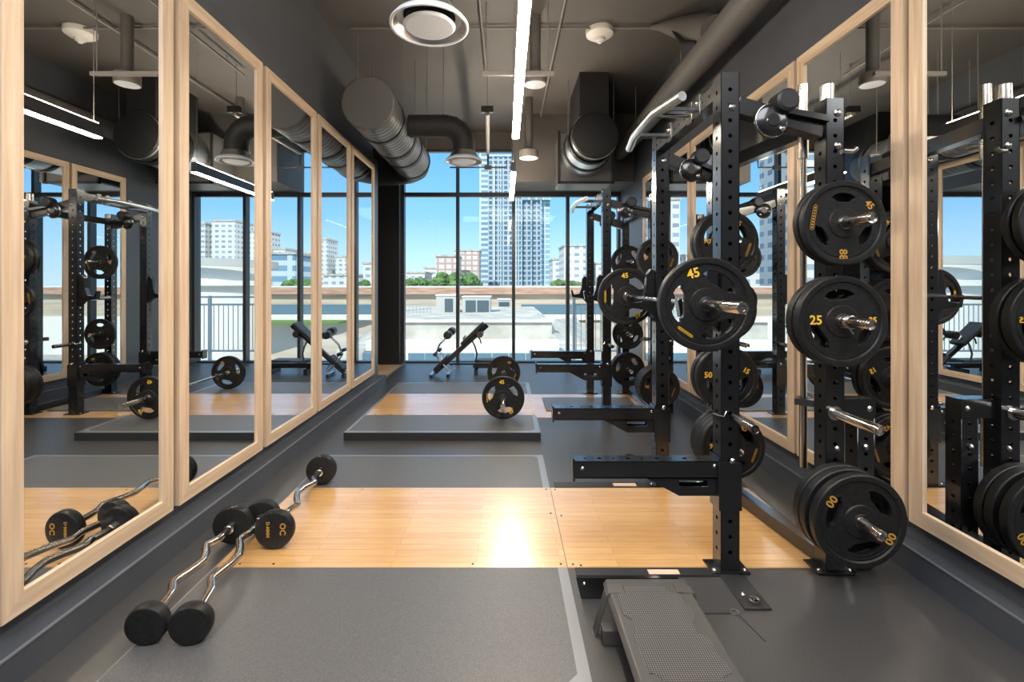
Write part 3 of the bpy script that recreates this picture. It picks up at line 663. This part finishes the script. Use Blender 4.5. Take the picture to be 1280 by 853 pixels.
# spiral trunk duct
t = thing('spiral_duct', 'large grey spiral air duct hung along the left side of the ceiling', 'duct', (-1.452, 6, 3.413))
dx, dz, dr = -1.452, 3.413, .276
bm = B(); prof = []; y = 5.0
prof.append((0, y)); prof.append((dr-.02, y))
while y < 7.32:
    prof += [(dr, y+.004), (dr, y+.072), (dr-.006, y+.078), (dr-.006, y+.084)]; y += .088
prof += [(dr, 7.32), (dr-.02, 7.33), (0, 7.33)]
lathe(bm, prof, (dx, 0, dz), 'Y', 56); obj('duct_body', bm, 'duct', t)
for yy, w in ((5.45, .035), (6.15, .09), (6.62, .10), (7.28, .05)):
    bm = B(); lathe(bm, [(dr+.004, yy-w/2), (dr+.012, yy-w/2), (dr+.012, yy+w/2), (dr+.004, yy+w/2)], (dx, 0, dz), 'Y', 56, closed=True); obj('duct_band', bm, 'ductband', t)
for yy in (5.5, 6.15, 7.0):
    for s in (-1, 1): obj('hanger_rod', rod(dx+s*dr*.98, yy, dz, CE), 'greymetal', t)
bm = B(); lathe(bm, [(0, 4.96), (dr-.01, 4.96), (dr+.004, 4.97), (dr+.004, 5.03), (dr-.01, 5.04)], (dx, 0, dz), 'Y', 56); obj('end_cap', bm, 'ceil', t)
# elbow from the far end towards the alcove
bm = B(); tube(bm, [(dx, 7.33, dz), (dx-.03, 7.5, dz), (dx-.14, 7.66, dz), (dx-.34, 7.75, dz-.0), (dx-.62, 7.78, dz), (-3.0, 7.78, dz)], dr-.005, 40); obj('far_elbow', bm, 'ductband', t)
def diffuser(x, y, z, label, branch_z, to_x):
    t = thing('air_diffuser', label, 'air vent', (x, y, z), 'round air diffusers')
    R = .228
    bm = B(); lathe(bm, [(R*.92, z+.006), (R*.95, z-.002), (R, z), (R, z+.012), (R*.9, z+.04), (R*.66, z+.06)], (x, y, 0), 'Z', 64); obj('outer_ring', bm, 'grille', t)
    bm = B(); lathe(bm, [(R*.92, z+.006), (R*.84, z+.04), (R*.70, z+.09), (R*.58, z+.13)], (x, y, 0), 'Z', 64); obj('inner_cone', bm, 'alu', t)
    bm = B(); lathe(bm, [(0, z-.002), (R*.60, z-.004), (R*.66, z+.008), (R*.60, z+.02), (0, z+.02)], (x, y, 0), 'Z', 64); obj('centre_disc', bm, 'grille', t)
    bm = B(); r = .135
    pts = [(x, y, z+.05), (x, y, z+.12)] + [(x-.22+.22*math.cos(a), y, branch_z-.22+.22*math.sin(a)) for a in [i*PI/2/4 for i in range(5)]] + [(to_x, y, branch_z)]
    tube(bm, pts, r, 32); obj('branch_duct', bm, 'ductblack', t)
    for px in (x-.25, x-.45): obj('hanger_rod', rod(px, y, branch_z+r-.01), 'greymetal', t)
diffuser(-.51, 5.77, 3.0, 'round air diffuser on the black branch duct near the windows', 3.436, -1.172)
diffuser(-.443, 2.75, 3.0, 'large round white and silver air diffuser nearest the camera', 3.45, -1.0)
# linear pendants
def pendant(y0, y1, label):
    x, z = .096, 2.90; t = thing('linear_light', label, 'light', (x, (y0+y1)/2, z), 'linear pendant lights')
    bm = B(); box(bm, x-.032, x+.032, y0, y1, z+.012, z+.135); obj('housing', bm, 'ledbody', t, smooth=False, bevel=.002)
    bxo('diffuser', (x-.031, x+.031, y0+.004, y1-.004, z, z+.0118), 'led', t)
    bxo('uplight', (x-.022, x+.022, y0+.03, y1-.03, z+.1352, z+.141), 'led', t)
    for yy in (y0+.06, y1-.06): obj('suspension_cable', rod(x, yy, z+.14, CE, .0025), 'greymetal', t)
pendant(1.65, 4.53, 'long glowing warm linear light hung nearest the camera')
pendant(5.9, 7.88, 'shorter looking glowing linear light hung near the windows')
# smoke detector
t = thing('smoke_detector', 'round white smoke detector on the ceiling right of the light', 'detector', (.60, 2.97, CE))
# hung on a short drop from the conduit
sx_, sy_, sz_ = .5935, 2.97, 3.07
sx_ = (750-632)/590*5.4; sy_ = 5.42; sz_ = CE
t.location = (sx_, sy_, sz_-.2); BASE[t.name] = Vector(t.location)
bm = B(); lathe(bm, [(0, 0), (.155, 0), (.16, -.02), (.155, -.06), (.11, -.09), (.06, -.10), (.05, -.13), (.02, -.145), (0, -.145)], (sx_, sy_, sz_-.001), 'Z', 40); obj('body', bm, 'white', t)
bm = B(); lathe(bm, [(0, -.16), (.02, -.155), (.028, -.14), (.02, -.135)], (sx_, sy_, sz_-.001), 'Z', 24); obj('sensor', bm, 'grille', t)
t = thing('smoke_detector', 'small white detector dome on the ceiling near the windows', 'detector', (-1.15, 7.3, CE))
t.location = ((538-632)/590*8.9, 8.7, CE); BASE[t.name] = Vector(t.location); p = t.location
bm = B(); lathe(bm, [(0, 0), (.09, 0), (.10, -.03), (.06, -.08), (0, -.10)], (p.x, p.y, CE-.001), 'Z', 32); obj('body', bm, 'white', t)
# pipes
def pipe(name, pts, r, label, cat='pipe', m='greymetal', hangers=()):
    p0 = Vector(pts[0]); t = thing(name, label, cat, p0)
    bm = B(); tube(bm, pts, r, 12); obj('pipe_run', bm, m, t)
    for (x, y, z) in hangers: obj('hanger', rod(x, y, z, CE, .004), 'greymetal', t)
    return t
pz = CE-.03
pipe('ceiling_conduit', [(-1.75, 5.33, pz), (1.66, 5.33, pz)], .012, 'thin conduit crossing the ceiling from side to side')
pipe('ceiling_conduit', [(.60, 1.6, CE-.06), (.60, 8.05, CE-.06)], .014, 'thin conduit running towards the windows right of the light', hangers=[(.60, 3, CE-.05), (.60, 6, CE-.05)])
pipe('ceiling_conduit', [(-.26, 1.6, CE-.09), (-.26, 6.4, CE-.09)], .012, 'thin grey conduit running towards the windows left of the light', hangers=[(-.26, 4, CE-.08), (-.26, 6, CE-.08)])
t = pipe('sprinkler_pipe', [(-.24, 6.2, 3.75), (-.30, 8.05, 3.74)], .03, 'grey sprinkler pipe hung near the windows left of the light', hangers=[(-.24, 6.25, 3.77)])
bm = B(); tube(bm, [(-.30, 8.05, 3.74), (-.30, 8.05, 3.50)], .018, 10); tube(bm, [(-.95, 8.05, 3.50), (.02, 8.05, 3.50), (.02, 8.05, 3.62)], .013, 10); bar(bm, (-.36, 8.05, 3.50), (-.24, 8.05, 3.50), .06, .07); obj('drop_branch', bm, 'mull', t)
bm = B(); box(bm, -.32, -.16, 6.17, 6.23, 3.76, 3.84); obj('pipe_clamp', bm, 'black', t, smooth=False)
t = thing('strut_channel', 'short metal strut hung across behind the near light', 'strut', (.1, 4.9, 3.69))
bm = B(); bar(bm, (-.24, 4.9, 3.69), (.50, 4.9, 3.69), .04, .04); obj('channel', bm, 'greymetal', t, smooth=False)
for x in (-.2, .44): obj('hanger_rod', rod(x, 4.9, 3.67), 'greymetal', t)
def spk(x, y, z, r, label):
    t = thing('pendant_speaker', label, 'speaker', (x, y, z), 'round pendant speakers')
    bm = B(); lathe(bm, [(0, z+.12), (r*.95, z+.12), (r, z+.11), (r, z+.004), (r*.92, z)], (x, y, 0), 'Z', 40); obj('housing', bm, 'greymetal', t)
    bm = B(); lathe(bm, [(0, z-.004), (r*.8, z-.002), (r*.92, z+.001)], (x, y, 0), 'Z', 40); obj('grille', bm, 'grille', t)
    bm = B(); tube(bm, [(x, y, z+.11), (x, y, CE)], .06 if r > .1 else .05, 20); obj('stem', bm, 'ceil', t)
spk((669-632)/590*5.15, 5.15, 3.68, .125, 'round grey speaker with white face right of the near light')
spk((661-632)/590*7.4, 7.4, 3.48, .15, 'round speaker with white rim beside the far light')
# fan and plenum on the right
t = thing('duct_fan', 'big round black duct fan with grey housing hung in front of the bulkhead', 'duct', (1.25, 6.9, 3.54))
fx, fz, fr = 1.22, 3.54, .315
bm = B(); lathe(bm, [(0, 6.40), (fr-.03, 6.40), (fr-.01, 6.41), (fr, 6.44), (fr, 6.62)], (fx, 0, fz), 'Y', 56); obj('black_cap', bm, 'ductblack', t)
bm = B(); lathe(bm, [(fr+.004, 6.44), (fr+.012, 6.45), (fr+.012, 6.465), (fr+.002, 6.47)], (fx, 0, fz), 'Y', 56, closed=True); obj('rim', bm, 'alu', t)
bm = B(); lathe(bm, [(fr+.02, 6.6), (fr+.03, 6.62), (fr+.03, 6.70), (fr+.01, 6.72)], (fx, 0, fz), 'Y', 56, closed=True); obj('clamp_ring', bm, 'ductband', t)
bm = B(); lathe(bm, [(fr-.01, 6.62), (fr+.015, 6.7), (fr+.035, 7.45), (fr+.0, 7.46)], (fx, 0, fz), 'Y', 56); obj('drum', bm, 'alu', t)
bm = B(); lathe(bm, [(fr+.02, 7.0), (fr+.045, 7.01), (fr+.045, 7.07), (fr+.02, 7.08)], (fx, 0, fz), 'Y', 56, closed=True); obj('clamp_ring', bm, 'ductband', t)
bm = B(); box(bm, .84, 1.70, 7.46, 8.09, 3.11, 3.92); obj('plenum', bm, 'duct', t, smooth=False, bevel=.03)
bm = B(); box(bm, .825, 1.715, 7.44, 7.475, 3.095, 3.13); box(bm, .825, .855, 7.44, 7.475, 3.095, 3.93); box(bm, 1.685, 1.715, 7.44, 7.475, 3.095, 3.93); obj('flange', bm, 'ductband', t, smooth=False)
for x in (fx-fr-.01, fx+fr+.01): obj('hanger_rod', rod(x, 6.75, fz), 'greymetal', t)
bm = B(); box(bm, 1.02, 1.42, 6.5, 7.4, 3.80, CE); obj('shade_block', bm, 'ductblack', t, smooth=False)  # black box standing in for the dark shade above the fan
# side duct along the right wall and branch
t = thing('side_duct', 'smooth grey duct running high along the right wall with a drooping wrapped branch', 'duct', (1.93, 5, 3.72))
bm = B(); tube(bm, [(1.93, 2.0, 3.74), (1.93, 4.4, 3.74), (1.93, 8.05, 3.74)], .13, 32); obj('duct_body', bm, 'ceil', t)
for y in (2.8, 5.2, 7.0): obj('hanger_rod', rod(1.93, y, 3.86), 'greymetal', t)
bm = B(); tube(bm, [(1.62, 5.30, CE-.04), (1.72, 5.25, CE-.06), (1.85, 5.15, CE-.12), (1.96, 5.0, CE-.22), (2.0, 4.75, CE-.36), (1.99, 4.5, CE-.50)], [.02, .045, .10, .14, .15, .13], 24); obj('flex_branch', bm, 'ceil', t)
bm = B(); tube(bm, [(1.80, 5.08, CE-.2), (1.84, 4.9, CE-.42), (1.9, 4.7, CE-.52)], [.012, .03, .02], 10); obj('fold', bm, 'ductband', t)

# ------------------------------------------------------------ outside
def facade(name, wall, glass, bw, rh, mortar=.35, off=0.0, rough=.3):
    m = mat(name, wall, .6); t = m.node_tree; N = t.nodes; L = t.links
    tc = N.new('ShaderNodeTexCoord'); sx = N.new('ShaderNodeSeparateXYZ'); ad = N.new('ShaderNodeMath'); ad.operation = 'ADD'; cb = N.new('ShaderNodeCombineXYZ')
    L.new(tc.outputs['Object'], sx.inputs[0]); L.new(sx.outputs['X'], ad.inputs[0]); L.new(sx.outputs['Y'], ad.inputs[1]); L.new(ad.outputs[0], cb.inputs[0]); L.new(sx.outputs['Z'], cb.inputs[1])
    br = N.new('ShaderNodeTexBrick'); br.offset = off; br.inputs['Color1'].default_value = (*glass, 1); br.inputs['Color2'].default_value = (*[c*1.5 for c in glass], 1); br.inputs['Mortar'].default_value = (*wall, 1)
    br.inputs['Scale'].default_value = 1; br.inputs['Brick Width'].default_value = bw; br.inputs['Row Height'].default_value = rh; br.inputs['Mortar Size'].default_value = mortar; br.inputs['Mortar Smooth'].default_value = 0
    L.new(cb.outputs[0], br.inputs['Vector']); L.new(br.outputs[0], N['Principled BSDF'].inputs['Base Color']); return m
M['tower'] = facade('tower_facade', (.36, .42, .46), (.055, .10, .15), 3.2, 3.2, .55)
M['tower2'] = facade('tower_facade_light', (.55, .62, .64), (.18, .32, .38), 4.5, 3.3, .45)
M['tower3'] = facade('tower_facade_strip', (.50, .58, .62), (.12, .22, .30), 14, 3.4, .8)
M['redb'] = facade('brick_facade', (.46, .31, .26), (.45, .45, .44), 3.6, 3.0, .5)
M['whiteb'] = facade('white_facade', (.62, .62, .60), (.20, .25, .30), 4, 3.2, .9)
M['cream'] = mat('cream_concrete', (.70, .68, .63), .8); M['conc'] = noisy(mat('pale_roof', (.50, .48, .43), .85), nscale=.9, c1=(.36, .34, .29), c2=(.56, .54, .48))
M['brown'] = noisy(mat('rust_fascia', (.42, .24, .16), .8), scale=(1, 1, 8), nscale=.3, c1=(.36, .20, .13), c2=(.52, .34, .25)); M['beige'] = noisy(mat('beige_wall', (.48, .40, .30), .8), scale=(.2, .2, 3), nscale=.5, c1=(.42, .34, .25), c2=(.55, .47, .36))
M['bglass'] = mat('teal_glass', (.10, .17, .22), .2); M['hvac'] = mat('hvac_grey', (.45, .45, .42), .6); M['dpan'] = mat('dark_louvre', (.07, .10, .12), .5)
M['green'] = noisy(mat('foliage', (.08, .16, .04), .8), nscale=.8, c1=(.05, .11, .03), c2=(.14, .24, .07)); M['rail'] = mat('grey_railing', (.42, .46, .48), .4, metal=.3)
M['grass'] = mat('lawn', (.12, .22, .05), .9)
def px(x, y, d): return Vector(((x-632)/590*d, d, H-(y-356)/590*d))
def bld(name, x0, x1, ytop, d, depth, m, label, cat='building', group=None, roof='conc', extra=None):
    a, b = (x0-632)/590*d, (x1-632)/590*d; top = H+(356-ytop)/590*d
    t = thing(name, label, cat, ((a+b)/2, d+depth/2, -12), group)
    bm = box(B(), a, b, d, d+depth, -12, top); obj('walls', bm, m, t, smooth=False)
    bm = box(B(), a-.4, b+.4, d-.4, d+depth+.4, top, top+max(.5, d*.004)); obj('roof_edge', bm, roof, t, smooth=False)
    return t, a, b, top
struct('ground', box(B(), -900, 900, 12, 1500, -12.5, -12), mat('city_ground', (.36, .36, .33), .9), smooth=False)
# main glass tower in three tones
d = 300
t, a, b, top = bld('glass_tower', 610, 652, 196, d, 30, 'tower', 'tall glass apartment tower rising behind the middle window', roof='tower2')
s = lambda x: (x-632)/590*d
bm = box(B(), s(599), s(610), d+3, d+28, -12, H+(356-188)/590*d); obj('left_wing', bm, 'tower3', t, smooth=False)
bm = box(B(), s(652), s(676), d+1, d+30, -12, H+(356-244)/590*d); obj('middle_wing', bm, 'tower', t, smooth=False)
bm = box(B(), s(676), s(688), d+3, d+28, -12, H+(356-242)/590*d); obj('right_wing', bm, 'tower2', t, smooth=False)
bm = B()
for xx in (618, 626, 645, 652, 664, 676): box(bm, s(xx)-.35, s(xx)+.35, d-1, d, -12, H+(356-(205 if xx < 650 else 247))/590*d)
obj('fins', bm, 'tower2', t, smooth=False)
bm = box(B(), s(652), s(688), d-.5, d+29, H+(356-250)/590*d, H+(356-243)/590*d); obj('crown', bm, 'tower2', t, smooth=False)
bld('brick_block', 545, 572, 321, 235, 20, 'redb', 'red and white apartment block left of the glass tower')
bld('brick_block', 568, 599, 314, 262, 20, 'redb', 'taller red and white block touching the glass tower')
bld('white_block', 508, 531, 342, 260, 25, 'whiteb', 'low white building at the far left of the windows')
bld('white_block', 530, 545, 336, 300, 25, 'whiteb', 'pale block between low white building and brick block')
bld('white_block', 691, 704, 325, 240, 20, 'whiteb', 'small white block just right of the glass tower')
bld('white_block', 705, 737, 308, 215, 20, 'whiteb', 'white slab building behind the far rack')
bld('white_block', 745, 800, 330, 220, 20, 'whiteb', 'white building seen between the racks')
bld('brick_block', 905, 965, 345, 180, 20, 'redb', 'low reddish building to the right of the city view')
# right hand side, seen in the left mirrors
for x0, x1, yt, dd, lab in ((825, 838, 322, 330, 'slim tower right of the city, seen in mirrors'), (848, 862, 300, 330, 'pale tower second of a row seen in the left mirrors'), (868, 878, 318, 330, 'grey tower third of a row seen in the left mirrors'),
                            (900, 915, 312, 300, 'wide tower fourth of a row seen in the left mirrors'), (925, 950, 290, 300, 'tall white tower seen in the third mirror'), (962, 992, 277, 290, 'twin topped white tower seen in the second mirror'), (1000, 1022, 280, 290, 'white tower at the edge of the second mirror')):
    bld('white_tower', x0, x1, yt, dd, 20, 'whiteb', lab, group='distant towers seen in the mirrors')
bld('office_block', 880, 925, 318, 150, 20, 'tower3', 'banded office block seen in the third mirror')
bld('office_block', 806, 850, 345, 245, 20, 'whiteb', 'low white office block seen in the fourth mirror')
t = thing('round_building', 'white round building with ribbed crown seen in the second mirror', 'building', (28, 45, -12))
bm = B(); lathe(bm, [(0, 3.2), (8, 3.2), (8, 1.9), (8.6, 1.9), (8.6, 1.4), (8, 1.4), (8, -12)], (29.5, 48, 0), 'Z', 72); obj('drum', bm, 'cream', t)
bm = B(); lathe(bm, [(8.9, 3.9), (9.2, 3.9), (9.2, 3.2), (8.9, 3.2)], (29.5, 48, 0), 'Z', 72, closed=True); obj('crown', bm, 'hvac', t)
# left hand side, seen in the right mirrors
for x0, x1, yt, dd, lab in ((430, 470, 250, 160, 'white gridded tower seen in the right mirrors'), (380, 420, 320, 190, 'low white block seen in the right mirrors'), (300, 365, 330, 145, 'wide white block seen in the right mirrors'), (225, 280, 160, 110, 'tall white gridded tower seen in the nearest right mirror')):
    bld('white_tower', x0, x1, yt, dd, 20, 'whiteb', lab, group='distant buildings to the left')
# elevated road with rust coloured fascia
t = thing('overpass', 'long low elevated structure with rust coloured edge across the view', 'overpass', (0, 100, -12))
d = 90; k = d/590
bm = box(B(), -120, 160, d, d+14, H-12*k, H-3.5*k); obj('fascia', bm, 'brown', t, smooth=False)
bm = box(B(), -120, 160, d-.05, d+14, H-3.5*k, H-2*k); obj('coping', bm, 'cream', t, smooth=False)
bm = box(B(), -120, 160, d+1, d+14, H-40*k, H-12*k); obj('wall', bm, 'beige', t, smooth=False)
bm = box(B(), 3, 160, d+.7, d+1.1, H-37*k, H-25*k); obj('window_band', bm, 'bglass', t, smooth=False)
bm = box(B(), 1, 160, d-2.5, d+1, H-43*k, H-37.5*k); obj('ledge', bm, 'cream', t, smooth=False)
bm = box(B(), -120, 160, d+1, d+13, -12, H-40*k); obj('piers', bm, 'cream', t, smooth=False)
# trees beyond
def tree(x, y, z, r, lab):
    t = thing('tree', lab, 'tree', (x, y, -12), 'trees beyond the elevated road')
    bm = B()
    for k in range(6):
        q = bmesh.ops.create_icosphere(bm, subdivisions=3, radius=r*random.uniform(.5, .8))['verts']
        off = Vector((random.uniform(-r, r)*.8, random.uniform(-r, r)*.5, random.uniform(-.35, .35)*r+z))
        for v in q: v.co = v.co*random.uniform(.84, 1.16)+off+Vector((x, y, 0))
    obj('crown', bm, 'green', t, smooth=False)
    bm = B(); tube(bm, [(x, y, -12), (x, y, z)], r*.12, 8); obj('trunk', bm, 'beige', t)
for i, (x, yt, r, lab) in enumerate(((513, 357, 6, 'rounded tree at the far left of the view beyond the road'), (524, 356, 6, 'broad tree second from the left beyond the road'), (537, 357, 5, 'low tree in front of the pale block'), (549, 355, 7, 'tree at the foot of the brick block'), (560, 352, 9, 'large tree in front of the brick block'), (568, 354, 8, 'tree behind the left mullion beyond the road'), (580, 353, 9, 'bushy tree in front of the taller brick block'),
                                    (590, 356, 7, 'tree at the left corner of the glass tower'), (698, 358, 6, 'tree right of the glass tower'), (712, 358, 5, 'tree in front of the white slab building'), (728, 358, 5, 'tree behind the far rack uprights'), (800, 358, 6, 'tree seen between the racks beyond the road'), (860, 357, 7, 'tree to the right beyond the road'), (880, 358, 7, 'last tree to the right beyond the road'))):
    dd = 112+i%4*19+(12 if i > 7 else 0); p = px(x, yt, dd); tree(p.x, dd, p.z, r*dd/210*.52, lab)
# nearer roofs
t = thing('white_roof_building', 'white flat roofed building just below the windows', 'building', (-3, 30, -12))
d = 24; k = d/590
bm = box(B(), -9, (690-632)*k, d, d+16, -12, H-46*k); obj('upper_block', bm, 'conc', t, smooth=False)
bm = box(B(), -9.1, (692-632)*k, d-.15, d+.15, H-47*k, H-44*k); obj('parapet', bm, 'cream', t, smooth=False)
bm = box(B(), -9, (728-632)*k, d-2.5, d, -12, H-72*k); obj('lower_terrace', bm, 'conc', t, smooth=False)
bm = box(B(), -9, (690-632)*k, d-3.2, d-2.5, H-82*(d-3)/590, H-70*(d-3)/590); obj('gutter', bm, 'cream', t, smooth=False)
bm = B()
kk = (d-4)/590
box(bm, -9, 1, d-4, d-3.3, -12, H-84*kk)
obj('lower_wall', bm, 'cream', t, smooth=False)
for i in range(9):
    xx = (500+i*21-632)*kk; f = bxo('lower_window', (xx+.35, xx+1.03, d-4.03, d-3.9, H-97*kk, H-85.5*kk), 'bglass', t)
tag(obj('parking_deck', box(B(), 2.6, 20, 40, 88, -6.2, -5.6), 'beige'), 'tan flat deck between the white roof and the elevated road', 'parking deck')
# sloping roof wing on the right
bm = B(); poly(bm, [px(690, 400, 26), px(720, 396, 40), px(750, 440, 24), px(690, 440, 22)], (0, 0, -3)); obj('sloping_wing', bm, 'conc', t, smooth=False)
# rooftop units
def unit(x0, x1, y0, y1, d, dp, lab, panels):
    k = d/590; a, b = (x0-632)*k, (x1-632)*k; zt, zb = H-(y0-356)*k, H-(y1-356)*k
    t = thing('rooftop_unit', lab, 'air conditioner', ((a+b)/2, d+dp/2, zb), 'rooftop air conditioning units')
    bm = box(B(), a, b, d, d+dp, zb, zt); obj('casing', bm, 'hvac', t, smooth=False, bevel=.03)
    bm = box(B(), a-.05, b+.05, d-.05, d+dp+.05, zt, zt+.08); obj('lid', bm, 'cream', t, smooth=False)
    for p0, p1 in panels: bxo('louvre_panel', ((p0-632)*k, (p1-632)*k, d-.04, d+.05, zb+.1, zt-.2), 'dpan', t)
unit(545, 571, 370, 402, 32, 2, 'beige rooftop unit with one dark panel on the white roof', [(556, 566)])
unit(578, 613, 372, 400, 32, 2, 'rooftop unit with two wide dark panels on the white roof', [(582, 594.5), (596.5, 611)])
unit(622, 638, 375, 392, 44, 2, 'low louvred unit behind the two panel unit', [(623.5, 636.5)])
t = thing('roof_railing', 'grey pipe railing on the white roof at the left', 'railing', (-5, 32, -1))
bm = B()
for z in (.2, -.15, -.5): tube(bm, [(-6.6, 30, z), (-4.9, 31, z+.1)], .03, 6)
for q in range(9): x = -6.6+q*.21; tube(bm, [(x, 30+q*.125, -1.0), (x, 30+q*.125, .22)], .025, 6)
obj('rails', bm, 'rail', t)
# balcony railing outside to the right
t = thing('balcony_railing', 'grey picket balcony railing outside, seen in the second and third mirrors', 'railing', (3, 10.6, -.2))
bm = B()
for z in (1.22, 1.05, .0): tube(bm, [(1.55, 10.7, z), (5.5, 10.7, z)], .022, 8)
obj('rails', bm, 'rail', t)
bm = B()
for q in range(36): x = 1.6+q*.11; tube(bm, [(x, 10.7, 0), (x, 10.7, 1.05)], .009, 6)
obj('pickets', bm, 'rail', t)
for x in (1.55, 2.9, 4.2, 5.5):
    bm = B(); box(bm, x-.03, x+.03, 10.67, 10.73, -.28, 1.25); obj('post', bm, 'rail', t, smooth=False)
struct('ground_balcony', box(B(), 1.4, 5.7, 9.4, 10.9, -.4, -.28), 'conc', smooth=False)
tag(obj('lawn_strip', box(B(), 26, 44, 84, 88, -5.6, -5.2), 'grass'), 'strip of green lawn beyond the roofs to the right', 'lawn')
